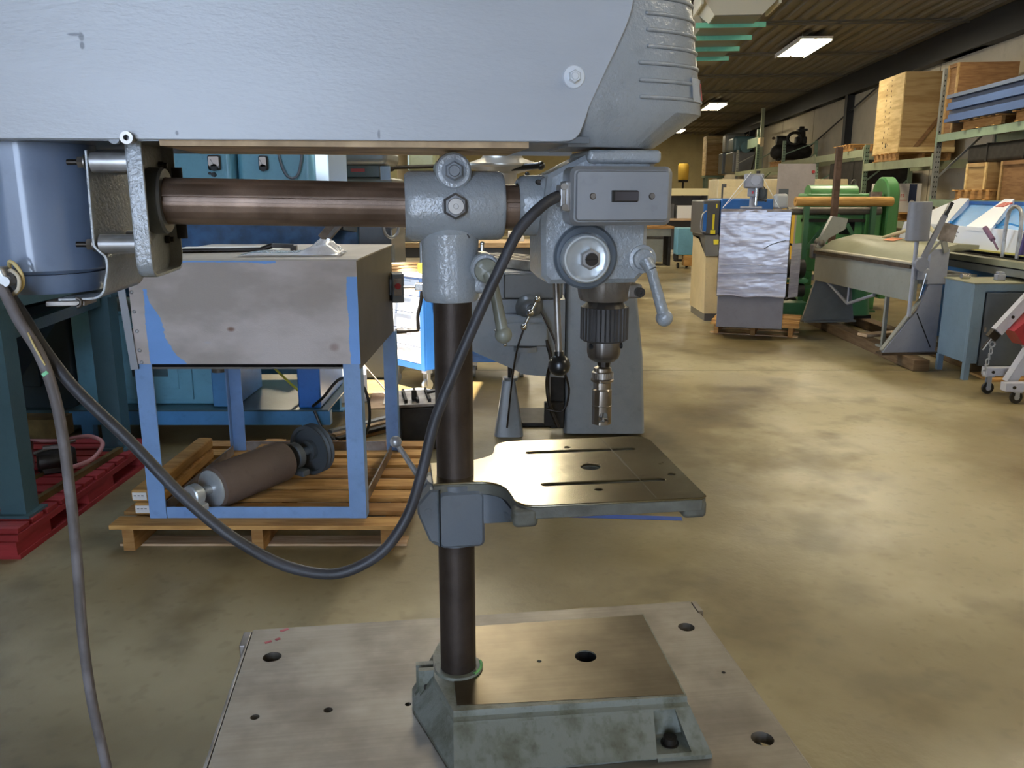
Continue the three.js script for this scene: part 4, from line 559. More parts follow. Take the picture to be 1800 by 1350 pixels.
{ const t = thing('open_carton', 'open box with white flap and blue inside beside the blue post', 'box', [-1.25, 0, -6.0], 0.3); P(t, 'box_wall', [b2(-0.16, 0.16, 0, 0.24, -0.1, -0.095), b2(-0.16, -0.155, 0, 0.24, -0.095, 0.1), b2(0.155, 0.16, 0, 0.24, -0.095, 0.1), b2(-0.155, 0.155, 0, 0.2, 0.095, 0.1)], 'cabinetWhite'); P(t, 'box_bottom', b2(-0.155, 0.155, 0.001, 0.012, -0.095, 0.095), 'machineTeal'); P(t, 'flap', [beam([0.165, 0.24, -0.0], [0.3, 0.06, 0.0], 0.2, 0.006)], 'cartonBrown'); }
one('yellow_strap', 'yellow strap hanging down onto the blue machine base behind the stand', 'strap', [tb([[-0.14, 0.69, 0], [-0.06, 0.4, 0.0], [0.0, 0.23, 0.0], [0.1, 0.12, 0.01], [0.2, 0.03, 0.03], [0.24, 0.009, 0.1]], 0.008, 36, 8), tb([[0.16, 0.686, 0.02], [0.2, 0.3, 0.02], [0.23, 0.2, 0.02], [0.3, 0.12, 0.0], [0.3, 0.01, -0.04]], 0.008, 24, 8)], mat('strapYellow', 0xd8c93c, { roughness: 0.6 }), [-1.55, 0.2155, -5.2]);
{ const p = makePallet('wooden_pallet', 'far wooden pallet behind the stand left of the casters', { w: 1.1, d: 1.0, n: 7 }); p.position.set(-1.2, 0.12, -8.2); const q = again3(p, [-1.2, 0, -8.2], 0, 'lower far wooden pallet beneath another behind the stand'); p.position.y = 0.1305; }
one('wood_crate_base', 'low plywood crate on the far pallets behind the stand', 'crate', [b2(-0.45, 0.45, 0, 0.2, -0.4, 0.4), ...[-0.44, 0, 0.4].map(x => b2(x, x + 0.05, 0.2, 0.22, -0.4, 0.4))], 'palletWood', [-1.15, 0.262, -8.2]);
{ // white papers on low cart left
  const t = thing('scrap_tray', 'low dark tray heaped with pale papers under the blue machine', 'tray', [-1.9, 0.216, -6.1]); P(t, 'tray', [b2(-0.2, 0.4, 0, 0.02, -0.2, 0.2), b2(-0.2, 0.4, 0.02, 0.1, 0.19, 0.2)], 'tealDark'); P(t, 'paper_heap', [rb(0.4, 0.03, 0.24, 0.01, 0.1, 0.115, 0.05, 0.1, 0.2, 0.05), rb(0.3, 0.03, 0.2, 0.01, 0.14, 0.16, 0.02, -0.2, -0.3, 0.1)], 'paperWhite'); P(t, 'leg', [b2(-0.18, -0.14, -0.215, 0, -0.18, -0.14), b2(0.34, 0.38, -0.215, 0, -0.18, -0.14), b2(-0.18, -0.14, -0.215, 0, 0.14, 0.18), b2(0.34, 0.38, -0.215, 0, 0.14, 0.18)], 'tealDark');
}
// ---------- turret milling machine behind the column ----------
{
  const t = thing('milling_machine', 'grey knee milling machine with slotted table behind the brown column', 'milling machine', [0.5, 0, -5.25]);
  paint('millGrey', 0x878c90); paint('millDark', 0x5f6262);
  P(t, 'column', loft([[0.02, 0.0, 0.34, 0.33, 0.22], [0.5, -0.02, 0.315, 0.3, 0.21], [1.02, -0.02, 0.25, 0.25, 0.2], [1.25, 0, 0.22, 0.22, 0.2]].map(([y, x, a, b, c]) => rrect(-0.17 - 0.0, a, -b, c, 0.03, 3).map(p => [p[0], y, p[1]]).reverse()), true, 0.5), 'millGrey');
  P(t, 'base', [rb2(-0.6, 0.34, 0, 0.03, -0.4, 0.0, 0.01)], 'castBlack');
  P(t, 'knee', loft([-0.02, 0.3].map(z => [[-0.8, 0.88, z], [-0.18, 0.88, z], [-0.18, 0.4, z], [-0.42, 0.42, z], [-0.75, 0.57, z], [-0.8, 0.62, z]].reverse()).reverse(), true, 0.3), 'millGrey');
  P(t, 'saddle', [rb2(-0.62, -0.24, 0.881, 1.044, -0.1, 0.3, 0.01), rb2(-0.55, -0.3, 0.62, 0.8, 0.301, 0.42, 0.02), cy(0.06, 0.06, 0.03, -0.42, 0.6, 0.36)], 'millGrey');
  const tab = P(t, 'table', [T(rb(0.3, 0.06, 0.9, 0.006, 0, 0, 0), -0.42, 1.075, -0.05, 0, 0.62, 0)], mat('tableAlu', 0xc9c2b4, { metalness: 0.3, roughness: 0.5, map: tRust }));
  for (const s of [-0.09, -0.03, 0.03, 0.09]) P(tab, 't_slot', T(bx(0.014, 0.006, 0.88, s, 0, 0), -0.42, 1.1055, -0.05, 0, 0.62, 0), 'castBlack');
  P(t, 'table_end_bracket', [rb2(-0.55, -0.2, 0.89, 1.04, 0.33, 0.36, 0.012)], 'millDark'); P(t, 'feed_dial', [la([[0, 0], [0.075, 0], [0.08, 0.01], [0.06, 0.05], [0.045, 0.06], [0, 0.06]], -0.4, 0.84, 0.36, 'z', 32), cy(0.025, 0.025, 0.05, -0.39, 0.84, 0.44, 'z')], 'millDark');
  const hw = P(t, 'ball_crank', [bar([-0.43, 0.745, 0.48], [-0.355, 0.905, 0.48], 0.01), sp(0.024, -0.395, 0.825, 0.48, 14)], 'brightSteel'); P(hw, 'crank_ball', sp(0.022, -0.355, 0.905, 0.48, 14), 'brightSteel'); P(hw, 'crank_ball', sp(0.02, -0.432, 0.742, 0.48, 14), 'brightSteel');
  P(t, 'motor_cover', [rb2(-0.55, -0.29, 0.62, 0.76, 0.425, 0.45, 0.02), cy(0.07, 0.07, 0.03, -0.42, 0.6, 0.4, 'y', 24)], 'millGrey');
  P(t, 'elevating_screw', cy(0.018, 0.018, 0.35, -0.51, 0.52, 0.14), 'darkSteel'); P(t, 'screw_pedestal', [loft([[0.0, 0.092], [0.32, 0.045], [0.35, 0.04]].map(([y, r]) => rrect(-0.52 - r, -0.52 + r, 0.14 - r, 0.14 + r, r * 0.4, 3).map(p => [p[0], y, p[1]]).reverse()), true, 0.5), cy(0.05, 0.045, 0.02, -0.51, 0.36, 0.14)], 'millGrey');
  P(t, 'cable', tb([[-0.3, 0.66, 0.44], [-0.27, 0.55, 0.44], [-0.29, 0.4, 0.42], [-0.27, 0.25, 0.42], [-0.22, 0.12, 0.42]], 0.012, 30, 8), 'darkSteel'); P(t, 'cable', tb([[-0.33, 0.83, 0.44], [-0.25, 0.66, 0.46], [-0.2, 0.5, 0.46], [-0.16, 0.35, 0.45], [-0.2, 0.23, 0.45], [-0.3, 0.24, 0.44]], 0.007, 30, 7), 'darkSteel'); P(t, 'cable', tb([[-0.42, 0.76, 0.45], [-0.47, 0.6, 0.45], [-0.5, 0.4, 0.4], [-0.53, 0.1, 0.36]], 0.006, 30, 7), 'darkSteel');
  P(t, 'way_cover', [rb2(-0.26, -0.175, 0.06, 0.4, 0.0, 0.24, 0.006), rb2(-0.3, -0.18, 0.09, 0.24, 0.24, 0.3, 0.006)], 'castBlack'); P(t, 'stop_rod', [bar([-0.6, 0.72, 0.43], [-0.54, 0.64, 0.45], 0.007), sp(0.013, -0.54, 0.635, 0.45, 8)], 'brightSteel');
  P(t, 'ram', [rb2(-0.45, 0.22, 1.252, 1.36, -0.2, 0.16, 0.02)], 'millGrey');
  P(t, 'milling_head', [la([[0, 1.62], [0.1, 1.62], [0.16, 1.635], [0.22, 1.655], [0.23, 1.665], [0.23, 1.675], [0.13, 1.71], [0.11, 1.74], [0.13, 1.9], [0, 1.9]], -0.56, 0, -0.02, 'y', 40, 0.4), cy(0.09, 0.075, 0.26, -0.56, 1.49, -0.02), rb2(-0.66, -0.47, 1.361, 1.42, -0.1, 0.06, 0.02)], mat('headAlu', 0xc0bcb4, { metalness: 0.6, roughness: 0.35 })); P(t, 'black_lever', [bar([-0.5, 1.65, 0.12], [-0.34, 1.66, 0.2], 0.02), sp(0.026, -0.33, 1.66, 0.2, 12), sp(0.015, -0.41, 1.61, 0.22, 10)], 'black'); P(t, 'pale_arm', [loft([-0.02, 0.02].map(z => [[-0.86, 1.46, z], [-0.7, 1.52, z], [-0.68, 1.63, z], [-0.86, 1.58, z]].reverse()).reverse())], 'millGrey');
}
// ---------- grey machine heads farther behind the arm ----------
{
  const t = thing('grey_lathe_machine', 'dark grey machine with red label plate behind the arm tube', 'machine', [-1.2, 0, -6.9]);
  P(t, 'body', [rb2(-0.28, 0.26, 0.0, 1.62, -0.5, 0.2, 0.02), rb2(-0.16, 0.16, 1.621, 1.72, -0.4, 0.16, 0.01)], 'millDark'); P(t, 'top_cover', [rb2(-0.3, 0.24, 1.72, 1.84, -0.4, 0.32, 0.045)], 'millDark'); P(t, 'label_plate', b2(-0.07, 0.04, 1.665, 1.69, 0.1605, 0.165), mat('plateRed', 0xb0494a, { roughness: 0.5 })); P(t, 'work_lamp', [rb2(-0.26, -0.19, 1.55, 1.71, 0.201, 0.26, 0.01), cy(0.018, 0.018, 0.05, -0.235, 1.735, 0.23)], mat('lampShell', 0xc3c8d2, { roughness: 0.4 })); P(t, 'side_panel', rb2(0.17, 0.25, 1.6, 1.71, 0.205, 0.22, 0.01), 'motorPaint');
}
// ---------- wrapped cabinet on its pallet ----------
{ const p = makePallet('wooden_pallet', 'wooden pallet under the plastic wrapped grey cabinet', { w: 0.92, d: 0.95, n: 8, bw: 0.09 }); p.position.set(2.75, 0, -9.24); p.rotation.y = -0.36; }
{
  const t = thing('wrapped_cabinet', 'grey steel cabinet wrapped in clear plastic film on a pallet', 'cabinet', [2.545, 0.131, -8.83], -0.275);
  P(t, 'cabinet_body', [rb2(-0.33, 0.33, 0.0, 1.19, -0.3, 0.3, 0.008), b2(-0.31, 0.31, 1.19, 1.2, -0.28, 0.28)], mat('cabinetGrey', 0x6d6b72, { roughness: 0.55, map: tWear }));
  const W = fbm(501, 5, 6, 26), W2 = fbm(509, 4, 4, 9), film = (w, h, n, m) => { const g = new THREE.PlaneGeometry(w, h, n, m), p = g.attributes.position; for (let i = 0; i < p.count; i++) { const u = p.getX(i) / w + 0.5, v = p.getY(i) / h + 0.5; p.setZ(i, 0.0026 * (W(u, v) - 0.5) + 0.006 * (W2(u, v) - 0.5)); } g.computeVertexNormals(); return g; };
  const tw = fbm(521, 4, 6, 40), tf = tex(512, (u, v) => { const k = tw(u, v); return mix3([0.82, 0.82, 0.85], [1, 1, 1], step(0.25, 0.75, k)); }, true, 0.66);
  const wrap = mat('stretchFilm', 0xaeabb6, { roughness: 0.28, metalness: 0.1, clearcoat: 0.9, clearcoatRoughness: 0.12, map: tf, transparent: true, opacity: 0.86 });
  const wp = P(t, 'plastic_wrap', [film(0.68, 0.87, 60, 110).translate(0, 0.77, 0.318), film(0.62, 0.87, 20, 110).rotateY(Math.PI / 2).translate(0.348, 0.77, 0), film(0.62, 0.87, 20, 110).rotateY(-Math.PI / 2).translate(-0.348, 0.77, 0)], wrap, 'crinkled clear plastic film');
  P(wp, 'film_edge', [tb([[-0.34, 0.335, 0.32], [-0.2, 0.345, 0.325], [-0.05, 0.33, 0.33], [0.1, 0.345, 0.33], [0.33, 0.335, 0.325]], 0.008, 60, 6), tb([[-0.34, 0.56, 0.325], [0, 0.575, 0.33], [0.34, 0.585, 0.325]], 0.007, 50, 6), tb([[-0.34, 0.65, 0.325], [0, 0.66, 0.328], [0.34, 0.64, 0.325]], 0.004, 50, 6)], wrap);
  P(t, 'top_rail', [b2(-0.34, 0.34, 1.19, 1.215, 0.29, 0.318)], 'bareSheet'); P(wp, 'tear', tb([[0.1, 0.82, 0.334], [0.16, 0.86, 0.336], [0.24, 0.89, 0.336], [0.31, 0.91, 0.334]], 0.005, 24, 6), 'castGrey'); P(t, 'loose_film', [film(0.16, 0.55, 16, 40).rotateY(0.9).translate(0.42, 0.6, 0.2)], wrap);
}
{
  const t = thing('bench_drill', 'small grey bench drill strapped down on top of the wrapped cabinet', 'drill press', [2.5, 1.347, -8.82], -0.27);
  mat('lightCast', 0x989aa2, { roughness: 0.45, metalness: 0.2, map: tWear });
  P(t, 'base', rb2(-0.12, 0.1, 0, 0.02, -0.12, 0.12, 0.006), 'lightCast'); P(t, 'column', cy(0.028, 0.03, 0.2, 0, 0.115, 0), 'lightCast'); P(t, 'work_head', [rb2(-0.1, 0.1, 0.205, 0.35, -0.1, 0.1, 0.02), rb2(-0.055, 0.055, 0.12, 0.21, -0.04, 0.06, 0.01), cy(0.05, 0.055, 0.025, 0.02, 0.285, 0.105, 'z', 24)], 'lightCast'); P(t, 'quill', [cy(0.014, 0.014, 0.17, 0.035, 0.12, 0.075), cy(0.008, 0.006, 0.03, 0.035, 0.03, 0.075)], 'brightSteel'); P(t, 'motor', la([[0, -0.07], [0.05, -0.065], [0.055, -0.05], [0.055, 0.06], [0, 0.07]], 0.09, 0.14, -0.06, 'y', 20), 'castGrey'); P(t, 'red_switch', rb2(-0.012, 0.006, 0.15, 0.175, 0.061, 0.068, 0.002), 'labelRed'); P(t, 'oil_cap', cy(0.02, 0.02, 0.03, 0.04, 0.365, 0, 'y'), 'darkSteel'); P(t, 'feed_handle', [bar([0.06, 0.1, 0.05], [0.13, 0.08, 0.08], 0.007), sp(0.014, 0.13, 0.08, 0.08, 8)], 'black'); P(t, 'cable', tb([[0.06, 0.2, 0], [0.1, 0.22, 0.05], [0.13, 0.15, 0.06], [0.1, 0.08, 0.06]], 0.006, 20, 6), 'black');
  P(t, 'tie_strap', [beam([-0.03, 0.365, 0.1], [-0.29, 0.01, 0.15], 0.022, 0.004)], mat('strapWhite', 0xd7dadd, { roughness: 0.5 }), 'white tie strap'); P(t, 'tie_strap', [beam([0.07, 0.34, 0.1], [0.27, 0.005, 0.12], 0.018, 0.004)], 'strapWhite', 'white tie strap'); P(t, 'tie_strap', [beam([-0.1, 0.2, 0.1], [-0.29, 0.01, 0.1], 0.016, 0.004)], 'strapWhite', 'white tie strap');
}
one('plastic_bag', 'translucent bagged box on the right end of the wrapped cabinet', 'bag', rb(0.13, 0.15, 0.12, 0.03, 0, 0.075, 0), mat('bagFilm', 0xbfc2c4, { roughness: 0.3, transmission: 0.3, thickness: 0, clearcoat: 0.5, bump: [tLump, 0.003] }), [2.76, 1.347, -8.72]);
one('flat_steel_plate', 'small upright grey plate behind the bagged box on the wrapped cabinet', 'plate', b2(-0.05, 0.05, 0, 0.2, -0.004, 0.004), 'castGrey', [2.83, 1.347, -8.86]);
{
  const t = thing('control_console', 'beige machine console with blue top and grey sloped panel left of the wrapped cabinet', 'machine', [2.64, 0, -10.3]);
  paint('beigePaint', 0xd9c69a); paint('consoleGrey', 0x4f5053); paint('panelBlue', 0x2266b8);
  P(t, 'plinth', b2(-0.32, 0.42, 0, 0.09, -0.4, 0.38), 'consoleGrey');
  P(t, 'lower_body', loft([[-0.33], [0.45]].map(([x]) => [[x, 0.09, 0.39], [x, 0.76, 0.34], [x, 0.98, -0.02], [x, 0.98, -0.42], [x, 0.09, -0.42]].reverse()).reverse(), true, 0.3), 'beigePaint');
  P(t, 'sloped_panel', loft([[-0.34], [0.46]].map(([x]) => [[x, 0.775, 0.36], [x, 1.02, 0.26], [x, 1.02, -0.42], [x, 0.985, -0.42], [x, 0.985, 0.0]].reverse()).reverse(), true, 0.3), 'consoleGrey');
  const scr = P(t, 'screen_frame', T(rb(0.2, 0.2, 0.02, 0.005, 0, 0, 0), -0.02, 0.9, 0.325, -0.39), 'lightCast'); P(scr, 'screen', T(bx(0.13, 0.12, 0.006, 0, 0, 0), -0.02, 0.904, 0.336, -0.39), 'tealDark'); P(t, 'yellow_label', T(bx(0.075, 0.06, 0.003, 0, 0, 0), -0.2, 0.935, 0.3, -0.39), mat('labelYellow', 0xe0d02a, { roughness: 0.5 }), 'yellow label');
  P(t, 'blue_cover', rb2(-0.17, 0.45, 1.021, 1.44, -0.4, 0.3, 0.02), 'panelBlue'); P(t, 'side_cover', rb2(-0.38, -0.175, 1.021, 1.42, -0.38, 0.28, 0.02), 'consoleGrey'); P(t, 'cover_window', b2(-0.37, -0.33, 1.06, 1.38, 0.2805, 0.285), 'deepBlue'); P(t, 'grab_handle', tb([[-0.34, 1.05, 0.29], [-0.39, 1.07, 0.31], [-0.39, 1.25, 0.31], [-0.34, 1.3, 0.29]], 0.008, 30, 8), 'zinc');
  P(t, 'warning_label', b2(-0.26, -0.235, 1.08, 1.26, 0.2805, 0.284), 'labelYellow'); P(t, 'warning_label', b2(-0.28, -0.22, 1.03, 1.075, 0.2805, 0.284), 'labelYellow'); P(t, 'warning_label', b2(-0.225, -0.21, 1.33, 1.38, 0.2805, 0.284), 'labelYellow');
}
// ---------- sheet metal folder and what stands on its skids ----------
for (const [k, x, z0, z1, l] of [[0, 3.55, -9.75, -7.0, 'long dark timber skid along the aisle under the sheet folder'], [1, 4.05, -10.0, -7.0, 'second dark timber skid farther under the sheet folder']]) one('timber_skid', l, 'timber', rb2(-0.07, 0.07, 0, 0.1, z0 - (z0 + z1) / 2, z1 - (z0 + z1) / 2, 0.008), mat('skidWood' + k, 0x6e5c44, { roughness: 0.85, map: tWood, bump: [tWood, 0.001] }), [x, 0, (z0 + z1) / 2], -0.012);
one('pale_board', 'pale short board lying across the skids by the folder foot', 'board', rb(0.6, 0.03, 0.14, 0.004, 0, 0.015, 0), 'palletWoodPale', [3.8, 0.101, -8.3], 0.3);
{
  const t = thing('sheet_folder', 'olive grey sheet metal folding machine with counterweight on timber skids', 'folding machine', [3.43, 0.1, -8.2], 0.092);
  paint('folderGrey', 0x85857c); paint('folderOlive', 0x8f8d72, { clearcoat: 0.1, roughness: 0.55 });
  P(t, 'folding_beam', loft([[-1.0, 0.02], [0.9, 0]].map(([z, d]) => [[0, 0.47 + d * 0, z], [0, 0.755, z], [0.06, 0.755, z], [0.06, 0.47, z]].reverse())), 'folderGrey');
  P(t, 'brown_strip', b2(-0.03, 0.07, 0.756, 0.788, -1.0, 0.9), mat('rustStrip', 0x5e5142, { roughness: 0.5, metalness: 0.5, map: tRust })); P(t, 'nose_bar', prX([[-1.0, 0.788], [0.9, 0.788], [0.9, 0.812], [-1.0, 0.812]], -0.02, 0.05, 0.006), mat('nosePale', 0xcfc8b4, { metalness: 0.7, roughness: 0.35 }));
  P(t, 'upper_apron', loft([-0.98, 0.86].map(z => [[0.04, 0.81, z], [0.16, 0.9, z], [0.42, 0.965, z], [0.62, 0.955, z], [0.62, 0.92, z], [0.42, 0.93, z], [0.1, 0.8, z]].reverse()), true, 0.6), 'folderOlive'); P(t, 'paper_tag', T(rb(0.1, 0.003, 0.2, 0.001, 0, 0, 0), 0.36, 0.958, -0.1, 0, 0, 0.24), mat('tagOrange', 0xd98a5e, { roughness: 0.7 }), 'faded orange tag');
  P(t, 'bed', b2(0.08, 0.62, 0.62, 0.70, -1.0, 0.88), 'folderGrey');
  P(t, 'end_bracket', loft([-1.06, -1.005].map(z => [[0.0, 0.83, z], [0.16, 1.16, z], [0.34, 1.13, z], [0.32, 1.02, z], [0.14, 0.92, z], [0.06, 0.8, z]].reverse())), 'folderGrey'); P(t, 'end_casting', [rb2(-0.04, 0.14, 0.7, 0.86, -1.08, -1.005, 0.02), sp(0.06, 0.06, 0.87, -1.05, 12)], 'dullSheet');
  P(t, 'end_frame', [rb2(0.12, 0.3, 0.62, 0.93, 0.905, 0.945, 0.01), rb2(0.02, 0.13, 0.66, 0.76, 0.905, 0.95, 0.01)], 'lightCast');
  P(t, 'right_leg', loft([0.91, 0.94].map(z => [[0.27, 0.62, z], [0.27, 0.02, z], [-0.22, 0.02, z], [-0.2, 0.05, z], [0.07, 0.4, z], [0.14, 0.62, z]].reverse())), mat('legBlueGrey', 0x7c7f8a, { roughness: 0.5, map: tWear })); P(t, 'leg_flange', beam([-0.215, 0.035, 0.9], [0.13, 0.52, 0.9], 0.05, 0.012), 'folderGrey'); P(t, 'leg_seam', beam([0.06, 0.37, 0.9415], [0.22, 0.06, 0.9415], 0.003, 0.008), 'hole'); P(t, 'leg_foot', b2(-0.24, 0.29, 0, 0.02, 0.86, 0.97), 'rustStrip'); P(t, 'front_strut', [b2(-0.03, 0.0, 0.02, 0.47, 0.55, 0.58), b2(-0.05, 0.02, 0, 0.02, 0.5, 0.63)], 'folderGrey');
  P(t, 'left_leg', [loft([-1.02, -0.99].map(z => [[0.4, 0.62, z], [0.5, 0.02, z], [-0.1, 0.02, z], [0.06, 0.62, z]].reverse())), b2(-0.1, 0.5, 0, 0.02, -1.08, -0.93)], 'folderGrey');
  P(t, 'truss_rod', [bar([0.03, 0.47, -0.72], [0.03, 0.3, -0.25], 0.016), bar([0.03, 0.3, -0.25], [0.03, 0.45, 0.25], 0.016), bar([0.03, 0.3, -0.25], [0.03, 0.47, -0.25], 0.012)], 'lightCast'); P(t, 'upper_truss', [bar([0.4, 0.96, -0.35], [0.44, 1.12, 0.32], 0.018), bar([0.44, 1.12, 0.32], [0.44, 0.96, 0.62], 0.018), bar([0.44, 1.1, 0.32], [0.44, 0.96, 0.22], 0.007), bar([0.44, 1.1, 0.32], [0.44, 0.96, 0.38], 0.007)], mat('trussPale', 0xbdb591, { roughness: 0.5 }));
  const cw = P(t, 'counterweight_rod', bar([-0.01, 0.34, 0.935], [-0.01, 1.02, 0.935], 0.018), 'lightCast'); P(cw, 'counterweight', la([[0, 0], [0.088, 0], [0.094, 0.006], [0.094, 0.325], [0.088, 0.332], [0, 0.332]], -0.012, 1.0, 0.935, 'y', 32), mat('weightGrey', 0x75767c, { roughness: 0.5, map: tWear }));
  P(t, 'lifting_lever', [beam([0.02, 0.78, 0.96], [0.2, 1.22, 0.97], 0.022, 0.045), cy(0.06, 0.06, 0.05, 0.03, 0.8, 0.965, 'z')], 'legBlueGrey'); P(t, 'lever_grip', bar([0.2, 1.22, 0.97], [0.245, 1.325, 0.972], 0.02), 'black'); P(t, 'square_plate', T(b2(-0.07, 0.07, -0.075, 0.075, -0.008, 0.008), 0.25, 1.07, 0.96, 0, 0, -0.22), 'bareSheet'); P(t, 'plate_arm', [beam([0.26, 0.9, 0.95], [0.22, 1.0, 0.955], 0.02, 0.05), beam([0.07, 0.86, 0.95], [0.22, 1.02, 0.955], 0.012, 0.02)], 'folderGrey');
  P(t, 'link_rod', bar([0.06, 0.5, 0.95], [0.1, 0.72, 0.95], 0.008), 'brightSteel');
}
{ // blue and white sheet machine
  const t = thing('blue_white_machine', 'white and bright blue sloping machine housing behind the folding machines', 'machine', [4.3, 0, -8.0]);
  mat('brightWhite', 0xe4e9f2, { roughness: 0.35, clearcoat: 0.5 }); paint('skyBlue', 0x3f9ae0, { clearcoat: 0.5 });
  P(t, 'lower_panel', loft([-1.35, 1.4].map(z => [[0, 1.0, z], [0.05, 1.19, z], [0.09, 1.19, z], [0.09, 1.0, z]].reverse())), 'brightWhite'); P(t, 'yellow_edge', b2(-0.02, 0.1, 0.985, 0.9995, -1.35, 1.4), mat('edgeYellow', 0xd8cf7a, { roughness: 0.5 }));
  P(t, 'blue_panel', loft([-1.15, 1.4].map(z => [[0.14, 1.17, z], [0.62, 1.39, z], [0.64, 1.39, z], [0.64, 1.17, z]].reverse())), 'skyBlue'); P(t, 'top_rail', b2(0.6, 0.68, 1.385, 1.42, -1.35, 1.4), 'deepBlue');
  for (const [a, b, c, d] of [[-1.3, -0.42, -1.27, -1.08], [-0.03, 0.4, -0.42, -0.26], [0.95, 1.35, 0.6, 0.76]]) P(t, 'white_fin', loft([[[0.02, 1.16, a], [0.02, 1.16, b], [0.6, 1.36, d], [0.6, 1.36, c]], [[0.03, 1.195, a], [0.03, 1.195, b], [0.59, 1.45, d], [0.59, 1.45, c]]], true, 0.3), 'brightWhite');
  for (const z of [-0.75, 0.45]) P(t, 'chevron', [beam([0.15, 1.215, z - 0.2], [0.17, 1.235, z], 0.02, 0.016), beam([0.17, 1.235, z], [0.15, 1.215, z + 0.2], 0.02, 0.016)], 'skyBlue');
  for (let i = 0; i < 10; i++) P(t, 'louvre', T(b2(-0.003, 0.003, -0.006, 0.006, -0.028, 0.028), 0.022 + 0.01 * (i % 2), 1.1 + 0.035 * (i % 2), -0.75 + 0.14 * (i >> 1), 0.25, 0, -0.25), 'lightCast');
  P(t, 'emblem', [[0xc0392b, -0.05], [0x8d3a2e, 0], [0xe0b030, 0.05]].map(([c, d]) => T(b2(-0.006, 0.006, -0.045, 0.045, -0.02, 0.02), 0.46, 1.393, -0.2 + d, 0, 0, -1.14)), mat('emblemRed', 0xb4412f, { roughness: 0.5 })); P(t, 'stand', [b2(0.3, 0.66, 0, 1.16, -1.3, 1.3)], 'deepBlue');
  P(t, 'front_rail', b2(-0.17, -0.05, 0.90, 0.95, -0.35, 1.4), 'folderOlive'); P(t, 'lower_rail', b2(-0.14, -0.06, 0.825, 0.885, -0.35, 1.4), 'folderGrey'); P(t, 'rail_bracket', [b2(-0.05, 0.3, 0.86, 0.9, -0.3, -0.2), b2(-0.05, 0.3, 0.86, 0.9, 1.0, 1.1)], 'castBlack'); P(t, 'dark_bed', b2(-0.05, 0.3, 0.9005, 0.96, -0.35, 1.4), 'castBlack');
  P(t, 'tube_handle', tb([[-0.03, 0.96, 0.72], [-0.03, 1.27, 0.72], [-0.03, 1.36, 0.75], [-0.03, 1.39, 0.82], [-0.03, 1.36, 0.9], [-0.03, 1.27, 0.93], [-0.03, 0.96, 0.93]], 0.016, 60, 12), 'zinc', 'aluminium tube handle'); P(t, 'grip', [bar([-0.06, 1.2, 0.45], [-0.05, 1.1, 0.58], 0.022), bar([-0.05, 1.1, 0.58], [-0.04, 1.02, 0.66], 0.009)], mat('gripPurple', 0x6d4f68, { roughness: 0.5 }), 'purple grip'); P(t, 'grip', bar([-0.05, 1.0, 1.02], [-0.05, 1.2, 1.06], 0.022), mat('gripBlue', 0x43396a, { roughness: 0.5 }), 'dark violet grip');
}
{ // tool cabinet of grey steel
  const t = thing('steel_cabinet', 'blue grey steel cabinet on short legs with a dark door ajar', 'cabinet', [4.1, 0, -6.9]);
  paint('cabBlueGrey', 0x6c8190); paint('cabDark', 0x4b545d);
  P(t, 'body', rb2(-0.38, 0.38, 0.14, 0.79, -0.23, 0.2, 0.006), 'cabBlueGrey'); P(t, 'top', rb2(-0.39, 0.39, 0.79, 0.802, -0.24, 0.24, 0.003), 'folderOlive'); for (const [x, z] of [[-0.36, 0.215], [-0.36, -0.21], [0.36, 0.215], [0.36, -0.21]]) P(t, 'leg', [b2(x - 0.022, x + 0.022, 0, 0.14, z - 0.022, z + 0.022)], 'cabBlueGrey');
  P(t, 'front_frame', [b2(-0.38, -0.29, 0.14, 0.79, 0.2, 0.238), b2(-0.29, 0.38, 0.735, 0.79, 0.2, 0.238)], 'cabBlueGrey'); const d = P(t, 'door', rb2(-0.275, 0.37, 0.12, 0.72, 0.215, 0.24, 0.003), 'cabDark', 'darker door'); P(d, 'door_latch', [rb2(-0.265, -0.25, 0.4, 0.44, 0.241, 0.25, 0.002)], 'greySteel'); P(t, 'dark_gap', b2(-0.29, -0.276, 0.14, 0.73, 0.201, 0.21), 'hole');
}
one('metal_block', 'small grey metal block on top of the steel cabinet', 'block', [rb(0.07, 0.05, 0.06, 0.006, 0, 0.025, 0), rb(0.05, 0.02, 0.05, 0.006, 0, 0.06, 0)], 'lightCast', [4.02, 0.803, -6.85]);
one('cylinder_parts', 'small bright coil part on the left corner of the steel cabinet top', 'part', [cy(0.02, 0.02, 0.05, 0, 0.02, 0, 'x'), cy(0.024, 0.024, 0.01, 0.03, 0.024, 0, 'x'), cy(0.024, 0.024, 0.01, -0.03, 0.024, 0, 'x')], 'brightSteel', [3.79, 0.803, -6.95]);
one('cardboard_scrap', 'yellow board on the floor under the grey steel cabinet', 'board', rb(0.5, 0.02, 0.3, 0.003, 0, 0.01, 0), 'palletWood', [4.15, 0, -6.75]);
